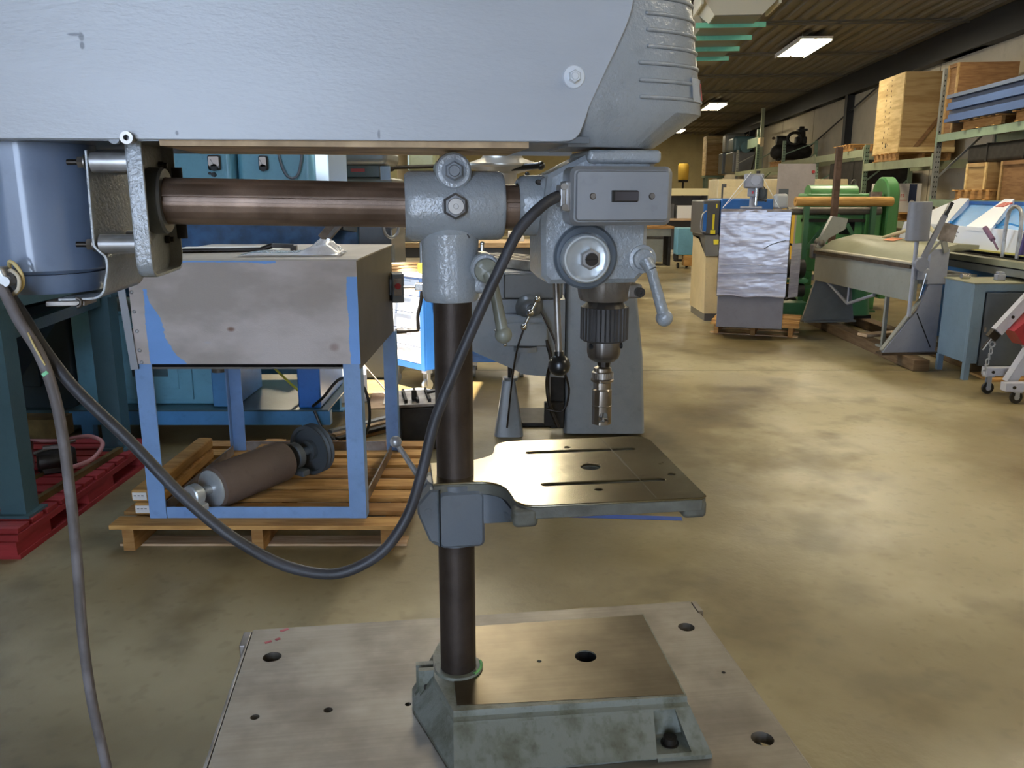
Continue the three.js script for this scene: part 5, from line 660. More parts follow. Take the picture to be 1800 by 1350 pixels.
{ // engine hoist
  const t = thing('engine_hoist', 'white engine hoist with red jack and chain on casters', 'hoist', [3.85, 0, -6.05]);
  mat('hoistWhite', 0xb9bac2, { roughness: 0.45, clearcoat: 0.3, map: tWear }); mat('hoistRed', 0xa32a35, { roughness: 0.4, clearcoat: 0.4, map: tWear });
  P(t, 'boom', beam([-0.27, 0.505, 0], [0.32, 1.2, -0.05], 0.05, 0.075), 'hoistWhite'); for (const k of [0.16, 0.34, 0.52]) P(t, 'boom_bolt', cy(0.012, 0.012, 0.006, -0.27 + 0.59 * k, 0.505 + 0.695 * k, 0.028 - 0.05 * k, 'z', 10), 'darkSteel'); P(t, 'boom_end', beam([-0.31, 0.455, 0.0], [-0.275, 0.5, 0], 0.044, 0.07), 'darkSteel'); P(t, 'tension_rod', bar([-0.36, 0.37, 0.01], [0.06, 1.0, -0.02], 0.006), 'galv'); P(t, 'hook_plate', beam([-0.36, 0.37, 0], [-0.3, 0.46, 0], 0.01, 0.02), 'darkSteel');
  const ch = P(t, 'chain', T(new THREE.TorusGeometry(0.02, 0.006, 8, 18), -0.29, 0.41, 0), 'galv'); for (let i = 0; i < 5; i++) P(ch, 'link', T(new THREE.TorusGeometry(0.016, 0.0045, 6, 16).scale(0.8, 1.5, 1), -0.293 - 0.008 * i, 0.36 - 0.042 * i, 0, 0, i % 2 ? 1.3 : 0.2, 0.15), 'galv');
  P(t, 'post', [beam([-0.13, 0.12, 0], [0.02, 0.42, -0.0], 0.07, 0.07), beam([0.3, 0.1, -0.1], [0.32, 1.3, -0.1], 0.07, 0.07)], 'hoistWhite'); P(t, 'jack', [beam([-0.16, 0.47, 0.03], [0.08, 0.68, 0.0], 0.12, 0.14), bar([0.08, 0.68, 0], [0.2, 0.92, -0.02], 0.025)], 'hoistRed', 'red jack body'); P(t, 'jack_pin', [cy(0.03, 0.03, 0.09, -0.03, 0.41, 0.02, 'z'), cy(0.016, 0.016, 0.1, -0.03, 0.41, 0.025, 'z')], 'lightCast');
  P(t, 'base_leg', [b2(-0.24, 0.4, 0.145, 0.205, -0.18, -0.11)], 'hoistWhite'); P(t, 'base_leg', [b2(-0.26, 0.5, 0.095, 0.155, 0.12, 0.19)], 'hoistWhite'); P(t, 'base_cross', b2(0.33, 0.4, 0.155, 0.2, -0.11, 0.12), 'hoistWhite'); for (const [x, z, y] of [[-0.2, -0.14, 0.145], [-0.16, 0.16, 0.095]]) { const c = P(t, 'caster', [la([[0, -0.012], [0.042, -0.012], [0.045, -0.008], [0.045, 0.008], [0.042, 0.012], [0, 0.012]], x, 0.046, z, 'z', 24)], 'black'); P(c, 'caster_fork', [b2(x - 0.03, x + 0.03, y - 0.012, y, z - 0.025, z + 0.025), b2(x - 0.016, x + 0.016, 0.035, y - 0.012, z + 0.014, z + 0.018), b2(x - 0.016, x + 0.016, 0.035, y - 0.012, z - 0.018, z - 0.014), cy(0.02, 0.02, 0.03, x, 0.046, z, 'z', 14)], 'galv'); } for (const x of [-0.19, 0.12]) P(t, 'leg_bolt', cy(0.012, 0.012, 0.008, x + (x > 0 ? -0.32 : 0), x < 0 ? 0.175 : 0.125, x < 0 ? -0.108 : 0.193, 'z', 10), 'darkSteel');
}
// ---------- green machinery beyond the folder ----------
paint('machineGreen', 0x4d8a4c); paint('darkGreen', 0x3b6b48);
{
  const t = thing('green_shear', 'green sheet rolling machine with rounded end guard behind the folder', 'machine', [4.25, 0, -11.0]);
  P(t, 'housing', [rb2(-0.45, 0.55, 0.5, 1.5, -0.3, 0.05, 0.03), b2(-0.4, -0.3, 0, 0.5, -0.28, 0.04), b2(0.42, 0.55, 0, 0.5, -0.28, 0.04)], 'machineGreen'); P(t, 'rounded_cover', [cy(0.14, 0.14, 0.62, -0.08, 1.47, -0.1, 'x', 32)], 'machineGreen'); P(t, 'end_guard', prX([...Array.from({ length: 20 }, (_, i) => { const a = i / 19 * Math.PI; return [-0.12 + 0.26 * Math.cos(a), 1.45 + 0.26 * Math.sin(a)]; }), [-0.38, 0.15], [0.14, 0.15]], 0.56, 0.72, 0.02), 'machineGreen'); P(t, 'guard_plate', b2(0.35, 0.5, 1.3, 1.52, 0.06, 0.1), 'bareSheet'); P(t, 'frame_post', [b2(-0.1, -0.03, 0, 1.32, 0.06, 0.13)], 'machineGreen'); P(t, 'frame_post', [b2(0.3, 0.36, 0, 1.3, 0.06, 0.13)], 'machineGreen'); P(t, 'frame_post', b2(-0.5, -0.44, 0, 1.34, 0.06, 0.13), 'machineGreen'); P(t, 'diagonal_brace', [beam([-0.44, 0.8, 0.15], [-0.1, 1.25, 0.15], 0.04, 0.05), beam([0.06, 1.12, 0.14], [0.16, 0.96, 0.14], 0.03, 0.05)], 'darkGreen'); P(t, 'steel_roll', cy(0.05, 0.05, 1.2, -0.1, 1.28, 0.1, 'x'), 'dullSheet'); P(t, 'bed_rail', b2(-0.5, 0.3, 1.14, 1.18, 0.05, 0.14), 'castBlack'); P(t, 'window_opening', [b2(-0.02, 0.2, 0.98, 1.14, 0.052, 0.056)], 'hole'); P(t, 'lifting_eye', T(new THREE.TorusGeometry(0.05, 0.01, 8, 18), 0.2, 1.62, -0.1, 0, 0.6, 0), 'dullSheet');
}
one('cardboard_tube', 'long tan cardboard tube resting level in front of the green machine', 'tube', [la([[0.022, -0.62], [0.058, -0.62], [0.06, -0.615], [0.06, 0.6], [0.052, 0.62], [0.022, 0.62], [0.022, -0.62]], 0, 0, 0, 'x', 28)], mat('tubeTan', 0xd0a864, { roughness: 0.7, map: tWood }), [4.22, 1.4, -10.78], 0);
{ const t = thing('roll_stand', 'pair of green upright supports carrying the cardboard tube', 'stand', [4.2, 0, -10.74]); for (const x of [-0.45, 0.4]) P(t, 'support', [b2(x - 0.03, x + 0.03, 0.02, 1.338, -0.06, 0.0), b2(x - 0.1, x + 0.1, 0, 0.02, -0.12, 0.08)], 'darkGreen'); P(t, 'tie_bar', b2(-0.42, 0.37, 0.3, 0.34, -0.05, -0.02), 'darkGreen'); }
{ const t = thing('steel_post', 'tall rusty steel post standing before the green machine', 'post', [3.98, 0, -10.45]); P(t, 'post', rb2(-0.035, 0.035, 0.012, 2.05, -0.035, 0.035, 0.004), mat('rustPost', 0x705a4d, { roughness: 0.7, metalness: 0.4, map: tRust })); P(t, 'foot_plate', b2(-0.09, 0.09, 0, 0.012, -0.09, 0.09), 'rustPost'); }
{ const t = thing('green_pedestal', 'dark green tapered pedestal machine under the far end of the folder', 'machine', [3.86, 0.101, -9.6]); P(t, 'pedestal', loft([[0.0, 0.26], [0.04, 0.26], [0.6, 0.19], [0.66, 0.17]].map(([y, r]) => rrect(-r, r, -r * 0.8, r * 0.8, r * 0.5, 5).map(p => [p[0], y + 0.04, p[1]]).reverse()), true, 0.6), 'darkGreen'); for (const z of [-0.12, 0.12]) P(t, 'foot', b2(-0.38, 0.26, 0, 0.039, z - 0.04, z + 0.04), 'black'); P(t, 'top_block', rb2(-0.14, 0.14, 0.7005, 0.8, -0.12, 0.12, 0.02), 'darkGreen'); }
{ const t = thing('dark_motor_cart', 'black rounded motor housing between the wrapped cabinet and the folder', 'motor', [3.3, 0, -10.02]); P(t, 'upper_drum', cy(0.11, 0.11, 0.3, 0.05, 0.62, 0, 'x', 28), 'castBlack'); P(t, 'lower_drum', cy(0.08, 0.08, 0.3, 0.06, 0.36, 0.02, 'x', 24), 'castBlack'); P(t, 'frame', [b2(-0.1, -0.06, 0, 0.62, -0.14, -0.1), b2(0.2, 0.24, 0, 0.62, -0.14, -0.1), b2(-0.1, 0.24, 0.46, 0.5, -0.14, 0.1), b2(-0.12, 0.26, 0.05, 0.22, -0.12, 0.12)], 'darkGreen'); P(t, 'belt_box', rb2(-0.14, 0.0, 0.7, 0.84, -0.1, 0.1, 0.02), 'lightCast'); }
{ const t = thing('hand_truck', 'hand truck with two pale wooden handles beside the wrapped cabinet', 'hand truck', [3.34, 0, -10.52]); for (const s of [0, 1]) P(t, 'handle', bar([-0.2 + s * 0.055, 1.42, 0.1], [-0.1 + s * 0.055, 1.18, 0.08], 0.018), 'palletWoodPale'); P(t, 'rail', bar([-0.1, 1.18, 0.08], [0.15, 0.25, 0], 0.012), 'zinc'); P(t, 'cross_bar', [bar([-0.14, 1.18, 0.08], [0.06, 1.2, 0.06], 0.018), bar([-0.05, 0.95, 0.06], [0.22, 0.85, 0.05], 0.014)], 'castBlack'); P(t, 'wheel', T(new THREE.TorusGeometry(0.09, 0.03, 10, 24), 0.2, 0.12, -0.02, 0, 0.3, 0), 'black'); P(t, 'toe_plate', b2(0.05, 0.35, 0, 0.012, -0.02, 0.2), 'zinc'); }
{ const t = thing('beige_machine', 'cluttered beige machine with cables behind the hand truck', 'machine', [3.35, 0, -11.6]); P(t, 'body', [rb2(-0.3, 0.2, 0, 1.1, -0.3, 0.2, 0.015), rb2(-0.26, 0.0, 1.101, 1.2, -0.25, 0.1, 0.02)], 'beigePaint'); P(t, 'dark_top', [rb2(-0.28, 0.1, 1.2, 1.27, -0.2, 0.15, 0.01), cy(0.08, 0.08, 0.16, 0.0, 1.34, 0, 'x')], 'castBlack'); P(t, 'pale_panel', rb2(-0.26, -0.08, 0.55, 0.92, 0.201, 0.215, 0.004), 'machineTeal'); P(t, 'cable', tb([[-0.2, 1.15, 0.22], [-0.05, 1.0, 0.26], [0.12, 0.93, 0.26], [0.25, 0.88, 0.24]], 0.012, 24, 7), 'castBlack'); P(t, 'cable', tb([[-0.28, 1.02, 0.22], [-0.1, 0.96, 0.25], [0.2, 1.12, 0.25]], 0.01, 24, 7), 'castBlack'); P(t, 'label', b2(-0.29, -0.24, 0.95, 1.02, 0.201, 0.206), 'paperWhite'); }
for (const [x, z, y0, c, l] of [[4.0, -13.2, 1.0, 'caseYellow', 'first of two yellow panels behind the green legs'], [4.35, -13.3, 1.0, 'caseYellow', 'second of two yellow panels nearer the green housing']]) one('yellow_sheet', l, 'sheet', [b2(-0.1, 0.1, 0.0, 1.28, -0.02, 0.02), b2(-0.13, 0.13, 0, 0.04, -0.1, 0.1)], mat('panelYellow' + x, 0xcfa83e, { roughness: 0.6 }), [x, 0, z]);
{ const t = thing('beige_enclosure', 'long low beige machine enclosure behind the wrapped cabinet', 'machine', [4.7, 0, -15.0]); P(t, 'enclosure', rb2(-1.15, 1.1, 0.1, 1.74, -0.4, 0.3, 0.02), 'beigePaint'); P(t, 'plinth', b2(-1.1, 1.05, 0, 0.1, -0.38, 0.28), 'consoleGrey'); P(t, 'door_panel', rb2(-1.05, -0.3, 0.3, 1.6, 0.301, 0.315, 0.004), 'beigePaint'); P(t, 'dark_slot', b2(-1.08, -1.0, 1.4, 1.66, 0.3005, 0.306), 'consoleGrey'); }
{ const t = thing('grey_sheet', 'large plain grey metal sheet standing upright on the beige enclosure front', 'sheet', [4.72, 0, -14.2], -0.03); P(t, 'sheet', b2(-0.3, 0.32, 0.05, 1.98, -0.004, 0.004), mat('sheetMauve', 0x9b928f, { roughness: 0.55, metalness: 0.3, map: tWear })); for (const x of [-0.25, 0.27]) P(t, 'foot', b2(x - 0.03, x + 0.03, 0, 0.05, -0.15, 0.15), 'castBlack'); P(t, 'hook', [cy(0.025, 0.025, 0.02, 0.28, 1.85, 0.015, 'z')], 'redWood'); }
// ---------- pallet racks along the right wall (hall axes) ----------
paint('rackGreen', 0x7d9178); paint('rackBeam', 0x93997a); mat('rackGrey', 0x83837c, { roughness: 0.5, metalness: 0.4, map: tWear });
const RU = 5.5, W1 = 13.86, W2 = 17.2, W3 = 20.7, W4 = 24.1, W5 = 27.6, W6 = 31.1;
const rack = thing('pallet_rack', 'long green and grey pallet rack standing along the right wall', 'pallet rack', H(RU, 0, 0), HA);
for (const [w, h, m, w2 = 0] of [[9.4, 3.3, 'rackGrey'], [W1, 3.35, 'rackGrey'], [W2, 2.42, 'rackGreen'], [W3, 2.3, 'rackGreen'], [W4, 2.9, 'rackGreen'], [W5, 3.0, 'rackGreen'], [W6, 3.0, 'rackGrey']]) {
  const u = P(rack, 'upright', [0, 0.85].map(d => [b2(d - 0.04, d + 0.04, 0.01, h, -w - 0.035, -w + 0.035), b2(d - 0.06, d + 0.045, 0, 0.01, -w - 0.06, -w + 0.06)]).flat(), m), n = Math.round(h / 0.8);
  for (let i = 0; i < n; i++) P(u, 'diagonal', beam([0.04, 0.15 + i * 0.8, -w], [0.81, Math.min(h - 0.05, 0.15 + (i + 1) * 0.8), -w], 0.02, 0.03), m);
  const holes = []; for (let y = 0.1; y < h - 0.05; y += 0.075) holes.push(bx(0.014, 0.026, 0.004, -0.018, y, -w + 0.0355), bx(0.014, 0.026, 0.004, 0.018, y, -w + 0.0355)); P(u, 'keyholes', holes, 'hole').userData.kind = 'stuff';
}
for (const [w0, w1, y, m, h = 0.14] of [[9.4, W1, 2.27, 'rackGreen', 0.11], [9.4, W1, 1.30, 'rackGreen', 0.11], [W1, W2, 1.92, 'rackBeam'], [W1, W2, 0.92, 'rackBeam', 0.11], [W2, W3, 2.2, 'rackBeam'], [W3, W4, 2.2, 'rackBeam'], [W4, W5, 2.1, 'rackBeam'], [W5, W6, 2.1, 'rackBeam'], [W2, W3, 1.2, 'rackBeam']]) {
  const b = P(rack, 'beam', b2(-0.05, -0.005, y, y + h, -w1 + 0.036, -w0 - 0.036), m); P(rack, 'beam', b2(0.83, 0.88, y, y + h, -w1 + 0.036, -w0 - 0.036), m); for (const w of [w0 + 0.042, w1 - 0.042]) P(b, 'end_plate', b2(-0.056, -0.0505, y - 0.05, y + h + 0.05, -w - 0.03, -w + 0.03), m);
}
const placeH = (o, u, y, w, t = 0) => { o.position.set(...H(u, y, w)); o.rotation.y = HA + t; return o; };
const rackPallet = (label, u, y, w) => placeH(makePallet('wooden_pallet', label, { w: 1.02, d: 1.15, n: 6, h: 0.14, low: 'palletWood', group: 'pallets on the racks' }), u, y, w);
rackPallet('pallet carrying the big plywood crate on the rack', RU + 0.42, 2.061, 16.06); rackPallet('empty pallet on the rack left of the plywood crate', RU + 0.42, 2.341, 18.6); rackPallet('pallet on the rack under the near end of the blue sheets', RU + 0.42, 2.381, 10.9); rackPallet('pallet on the rack under the far end of the blue sheets', RU + 0.42, 2.381, 12.4); rackPallet('pallet on the lower rack beam under the brown crates', RU + 0.42, 1.411, 12.4); rackPallet('pallet under the black compressor on the rack', RU + 0.42, 2.241, 25.0); rackPallet('low pallet under the white carton on the rack', RU + 0.42, 1.031, 15.9);
{ // big plywood crate
  mat('plyPale', 0xe3cd98, { roughness: 0.75, map: again(tWood, 2.4) }); mat('plyBrown', 0xae9468, { roughness: 0.75, map: again(tWood, 2) }); mat('plyDark', 0x876743, { roughness: 0.8, map: tWood }); mat('knot', 0x5e4126, { roughness: 0.8 });
  const t = placeH(thing('plywood_crate', 'big plywood crate with knotty pale side on the pallet rack', 'crate'), RU + 0.42, 2.202, 16.06);
  P(t, 'aisle_panel', b2(-0.47, -0.45, 0, 1.32, -0.64, 0.64), 'plyPale', 'pale knotty plywood side'); P(t, 'end_panel', b2(-0.45, 0.45, 0, 1.3, 0.615, 0.635), 'plyBrown'); P(t, 'back_panel', [b2(-0.45, 0.45, 0, 1.3, -0.635, -0.615), b2(0.45, 0.47, 0, 1.32, -0.64, 0.64)], 'plyBrown'); P(t, 'lid', b2(-0.45, 0.45, 1.3, 1.32, -0.64, 0.64), 'plyBrown'); P(t, 'bottom_batten', b2(-0.45, 0.47, 0, 0.08, 0.636, 0.67), 'plyPale');
  const r = rng(77), k = []; for (let i = 0; i < 26; i++) k.push(T(cy(0.008 + 0.008 * r(), 0.012, 0.004, 0, 0, 0, 'x', 8).scale(1, 1 + r(), 1), -0.471, 0.1 + i * 0.046, (i % 2 ? 0.1 : -0.12) + 0.05 * (r() - 0.5) + (i / 26) * -0.05)); P(t, 'knots', k, 'knot').userData.kind = 'stuff'; P(t, 'diagonal_batten', beam([-0.2, 0.06, 0.65], [0.44, 0.95, 0.65], 0.025, 0.06), 'plyDark'); P(t, 'hand_hole', b2(-0.474, -0.4705, 0.1, 0.18, 0.0, 0.05), 'hole');
}
for (const [w, u, h, d, m, l] of [[13.6, RU + 0.45, 1.0, 0.36, 'plyDark', 'dark brown plywood box behind the tall rack upright'], [12.4, RU + 0.42, 0.36, 0.62, 'plyBrown', 'orange brown wooden crate on the lower rack beam'], [12.5, RU + 0.5, 0.36, 0.55, 'plyDark', 'darker crate beside the tall upright on the lower rack beam'], [11.2, RU + 0.42, 0.5, 1.0, 'plyDark', 'long dark crate at the right on the lower rack beam']]) {
  const y = h > 0.9 ? 2.381 : w === 12.4 ? 1.5525 : 1.4105; if (w === 12.5) continue;
  const t = placeH(thing('wooden_crate', l, 'crate'), u, y, w); P(t, 'crate_body', b2(-0.44, 0.4, 0, h, -d / 2, d / 2), m); for (const z of [-d / 2, d / 2 - 0.05]) P(t, 'batten', b2(-0.46, -0.4405, 0, h, z, z + 0.05), m === 'plyDark' ? 'plyBrown' : 'plyPale'); P(t, 'batten', b2(-0.46, -0.4405, h - 0.05, h, -d / 2 + 0.055, d / 2 - 0.055), m);
}
one('dark_bundle', 'long dark wrapped bundle lying on the crates under the upper rack beam', 'bundle', [rb2(-0.4, 0.35, 0, 0.26, -1.1, 1.1, 0.06), b2(-0.41, 0.36, 0.02, 0.265, -0.5, -0.46), b2(-0.41, 0.36, 0.02, 0.265, 0.5, 0.54)], 'castBlack', H(RU + 0.45, 1.9135, 11.85), HA);
mat('sheetBlue', 0x4a6596, { roughness: 0.45, metalness: 0.3, map: tWear }); mat('sheetSlate', 0x5f6c84, { roughness: 0.5, metalness: 0.3, map: tWear });
for (let i = 0; i < 7; i++) { const o = one('blue_sheet', ['lowest blue sheet', 'second blue sheet from the bottom', 'third blue sheet from the bottom', 'middle blue sheet', 'third blue sheet from the top', 'second blue sheet from the top', 'top blue grey sheet'][i] + ' of the stack on the upper rack', 'metal sheet', [b2(-0.5, 0.45, 0, 0.04, -1.42, 1.42), b2(-0.52, -0.5, -0.0, 0.05, -1.42, 1.42)], i % 3 === 2 || i === 6 ? 'sheetSlate' : 'sheetBlue', [0, 0, 0], 0, 'blue sheets on the rack'); placeH(o, RU + 0.4 + 0.03 * (i % 3 - 1), 2.524 + i * 0.056, 11.95 - 0.04 * (i % 2)); }
{ // white carton with red lettering
  const t = placeH(thing('white_carton', 'grey white carton with red printed word on the lower rack', 'carton'), RU + 0.14, 1.172, 15.9, 0); mat('cartonGrey', 0xcbc4b8, { roughness: 0.8, map: tWear });
  P(t, 'carton', rb2(-0.3, 0.35, 0, 0.5, -0.3, 0.3, 0.006), 'cartonGrey'); P(t, 'pale_edge', b2(-0.31, -0.3, 0, 0.5, -0.3, 0.29), 'paperWhite');
  const c = document.createElement('canvas'); c.width = 512; c.height = 128; const x = c.getContext('2d'); x.fillStyle = '#cbc4b8'; x.fillRect(0, 0, 512, 128); x.fillStyle = '#b0302c'; x.font = 'bold 92px sans-serif'; x.fillText('COMPRES', 6, 96, 500); const ct = new THREE.CanvasTexture(c); ct.colorSpace = THREE.SRGBColorSpace;
  const pr1 = P(t, 'red_print', b2(-0.24, 0.12, 0.24, 0.34, 0.301, 0.303), mat('printRed', 0xffffff, { map: ct, roughness: 0.7 })); fitUV(pr1.geometry, -0.24, 0.12, 0.24, 0.34); P(t, 'red_line', b2(-0.2, 0.12, 0.205, 0.213, 0.301, 0.303), mat('lineRed', 0xb0302c, { roughness: 0.7 })); P(t, 'blue_print', b2(0.14, 0.27, 0.16, 0.49, 0.301, 0.303), mat('printNavy', 0x1d2740, { roughness: 0.7 })); P(t, 'printed_shape', pr([[0.15, 0.16], [0.26, 0.16], [0.24, 0.2], [0.2, 0.22], [0.17, 0.2]], 0.3035, 0.305), 'cartonGrey');
}
{ // black compressor
  const t = placeH(thing('air_compressor', 'black air compressor with pump head on the pallet rack', 'compressor'), RU + 0.4, 2.382, 25.0, Math.PI / 2); t.scale.set(0.8, 0.8, 0.95);
  P(t, 'tank', la([[0, -0.62], [0.15, -0.58], [0.25, -0.48], [0.28, -0.4], [0.28, 0.4], [0.25, 0.48], [0.15, 0.58], [0, 0.62]], 0, 0.33, 0, 'z', 28), 'castBlack'); P(t, 'foot', [b2(-0.2, 0.2, 0, 0.12, -0.4, -0.34), b2(-0.2, 0.2, 0, 0.12, 0.34, 0.4)], 'castBlack'); P(t, 'pump_head', [rb2(-0.14, 0.14, 0.6, 0.85, 0.1, 0.42, 0.04), cy(0.1, 0.12, 0.24, 0, 0.93, 0.28), rb2(-0.16, 0.16, 1.04, 1.12, 0.14, 0.42, 0.03), rb2(-0.06, 0.06, 1.12, 1.2, 0.2, 0.34, 0.02)], 'castBlack'); P(t, 'motor', [cy(0.15, 0.15, 0.34, 0, 0.74, -0.28, 'z'), rb2(-0.12, 0.12, 0.58, 0.66, -0.44, -0.12, 0.01)], 'castBlack'); P(t, 'gauge', cy(0.05, 0.05, 0.04, -0.1, 0.8, -0.55, 'x'), 'rustStrip'); P(t, 'belt_guard', T(new THREE.TorusGeometry(0.2, 0.05, 8, 24), -0.17, 0.78, 0.05, 0, Math.PI / 2, 0), 'castBlack');
}
{ const t = placeH(thing('green_fixture', 'pale green steel fixture frame left of the compressor on the rack', 'fixture'), RU + 0.2, 2.241, 29.3); P(t, 'upright', b2(-0.05, 0.05, 0, 1.3, 0.6, 0.68), 'rackGreen'); P(t, 'upright', b2(-0.05, 0.05, 0, 1.9, 1.1, 1.18), 'rackBeam'); P(t, 'panel', b2(-0.06, 0.06, 0.72, 1.0, 0.9, 1.25), 'beigePaint'); P(t, 'cross_arm', b2(-0.05, 0.05, 0.75, 1.05, -0.9, 0.88), 'rackGreen'); P(t, 'thin_rail', b2(-0.02, 0.02, 1.5, 1.54, -1.0, 1.09), 'castBlack'); P(t, 'brace', beam([0, 0.05, -0.2], [0, 0.7, 0.5], 0.05, 0.05), 'castBlack'); }
{ const t = placeH(thing('dark_machine', 'dark green grey machine on the far rack', 'machine'), RU + 0.4, 2.241, 32.6); P(t, 'lower_body', [rb2(-0.45, 0.45, 0, 0.75, -0.8, 0.8, 0.05)], 'consoleGrey'); P(t, 'upper_body', [rb2(-0.4, 0.4, 0.7505, 1.3, -0.7, 0.5, 0.1), cy(0.2, 0.2, 0.4, 0, 0.9, 0.65, 'z')], 'tealDark'); }
{ const t = placeH(thing('grey_box_machine', 'olive grey bulky machine next to the beige crate on the far rack', 'machine'), RU + 0.4, 2.241, 34.6); P(t, 'lower_body', rb2(-0.45, 0.45, 0, 0.8, -0.45, 0.45, 0.03), 'darkPaint'); P(t, 'upper_body', rb2(-0.35, 0.45, 0.801, 1.55, -0.4, 0.4, 0.12), 'folderGrey'); }
{ const t = placeH(thing('beige_crate', 'tall beige crate at the end of the far rack', 'crate'), RU - 0.05, 2.241, 37.0); P(t, 'crate', b2(-0.3, 0.5, 0, 1.6, -0.5, 0.5), 'plyPale'); P(t, 'crate_side', b2(-0.3, 0.5, 0.0, 1.3, 0.501, 0.7), 'plyBrown'); P(t, 'shelf_leg', [b2(-0.25, -0.15, -2.24, -0.01, -0.4, -0.3), b2(0.35, 0.45, -2.24, -0.01, -0.4, -0.3), b2(-0.25, -0.15, -2.24, -0.01, 0.3, 0.4), b2(0.35, 0.45, -2.24, -0.01, 0.3, 0.4)], 'rackGreen'); P(t, 'shelf', b2(-0.3, 0.5, -0.1, -0.005, -0.5, 0.5), 'rackGreen'); }
{ const t = placeH(thing('yellow_drum', 'yellow drum hanging at the far rack end', 'drum'), RU - 0.9, 1.5, 39.5); P(t, 'drum', la([[0, 0.6], [0.22, 0.6], [0.24, 0.63], [0.24, 1.25], [0.2, 1.32], [0, 1.32]], 0, 0, 0, 'y', 24), 'panelYellow4'); P(t, 'stand', [b2(-0.2, 0.2, 0.5, 0.595, -0.2, 0.2), b2(-0.04, 0.04, -1.5, 0.5, -0.04, 0.04), b2(-0.25, 0.25, -1.5, -1.46, -0.25, 0.25)], 'castBlack'); }
for (const [w, y, l, m] of [[18.4, 1.341, 'black crate in the dark rack bay behind the green machine', 'castBlack'], [21.8, 1.0, 'dark machine body below the compressor rack', 'consoleGrey']]) { const t = placeH(thing('dark_box', l, 'crate'), RU + 0.45, w > 20 ? 0 : y, w); P(t, 'box', rb2(-0.45, 0.42, 0, w > 20 ? 1.7 : 0.8, -1.2, 1.2, 0.02), m); P(t, 'strap', [b2(-0.46, -0.451, 0.02, w > 20 ? 1.68 : 0.78, -0.5, -0.44), b2(-0.46, -0.451, 0.02, w > 20 ? 1.68 : 0.78, 0.44, 0.5)], 'castBlack'); }
// ---------- far aisle ----------
{ const t = thing('work_bench', 'dark grey work bench with clutter at the far end of the aisle', 'bench', [3.0, 0, -18.0]); P(t, 'bench_top', b2(-0.6, 0.4, 0.78, 0.83, -0.35, 0.35), 'palletWoodDark'); P(t, 'drawer_unit', rb2(-0.25, 0.2, 0.08, 0.56, -0.3, 0.25, 0.01), 'folderGrey'); P(t, 'apron', b2(-0.58, 0.35, 0.62, 0.779, -0.3, 0.3), 'folderGrey'); for (const x of [-0.55, 0.33]) P(t, 'leg', b2(x - 0.03, x + 0.03, 0, 0.62, -0.28, 0.28), 'castBlack'); }
{ const t = thing('teal_cart', 'teal cabinet cart left of the beige console', 'cart', [3.52, 0, -17.2]); P(t, 'cabinet', rb2(-0.17, 0.15, 0.28, 0.82, -0.2, 0.2, 0.015), 'machineTeal'); P(t, 'wood_block', rb2(-0.02, 0.14, 0.06, 0.279, 0.0, 0.22, 0.008), 'palletWood'); P(t, 'wheel', cy(0.06, 0.06, 0.04, -0.12, 0.061, 0.1, 'x', 16), 'black'); P(t, 'wheel', cy(0.06, 0.06, 0.04, 0.1, 0.061, -0.1, 'x', 16), 'black'); P(t, 'frame', [b2(-0.16, 0.14, 0.13, 0.17, -0.18, -0.02), b2(-0.17, -0.13, 0.17, 0.28, -0.18, 0.18)], 'castBlack'); }
{ const t = thing('white_shelf', 'long pale shelf above boxes at the end of the aisle', 'shelf', [3.9, 0, -21.0]); P(t, 'shelf_board', rb2(-2.8, 1.0, 1.45, 1.62, -0.4, 0.3, 0.01), mat('shelfPale', 0xe0d2a2, { roughness: 0.6 })); P(t, 'lower_board', b2(-2.8, 1.0, 0.85, 0.9, -0.4, 0.3), 'palletWoodPale'); for (const x of [-2.7, -1.0, 0.9]) P(t, 'upright', b2(x - 0.04, x + 0.04, 0, 1.45, -0.38, 0.28), 'castGrey'); P(t, 'back_panel', b2(-2.7, 0.95, 0.1, 1.44, -0.4, -0.381), 'consoleGrey'); }
const rf = rng(909), cl = ['plyBrown', 'palletWood', 'cartonBrown', 'consoleGrey', 'paperWhite', 'plyDark'], cw = ['brown', 'yellow wood', 'tan', 'grey', 'white', 'dark brown'];
[[-2.3, 0.4], [-1.75, 0.3], [-0.6, 0.42], [-0.1, 0.35], [0.35, 0.3]].forEach(([x, h], i) => one('shelf_box', `${cw[i]} box under the long pale shelf at the aisle end`, 'box', [rb(0.38, h, 0.3, 0.006, 0, h / 2, 0), b2(-0.19, 0.19, h, h + 0.008, -0.03, 0.03)], cl[i], [3.9 + x, 0.9005, -20.95]));
[[-0.45, 0.1], [-0.15, 0.07], [0.2, 0.14]].forEach(([x, h], i) => one('bench_part', `${['small dark', 'low pale', 'taller brown'][i]} part lying on the far work bench`, 'part', [rb(0.16, h, 0.2, 0.01, 0, h / 2, 0), cy(0.03, 0.03, 0.06, 0.02, h + 0.03, 0)], ['castBlack', 'palletWoodPale', 'plyBrown'][i], [3.0 + x, 0.8305, -17.95]));
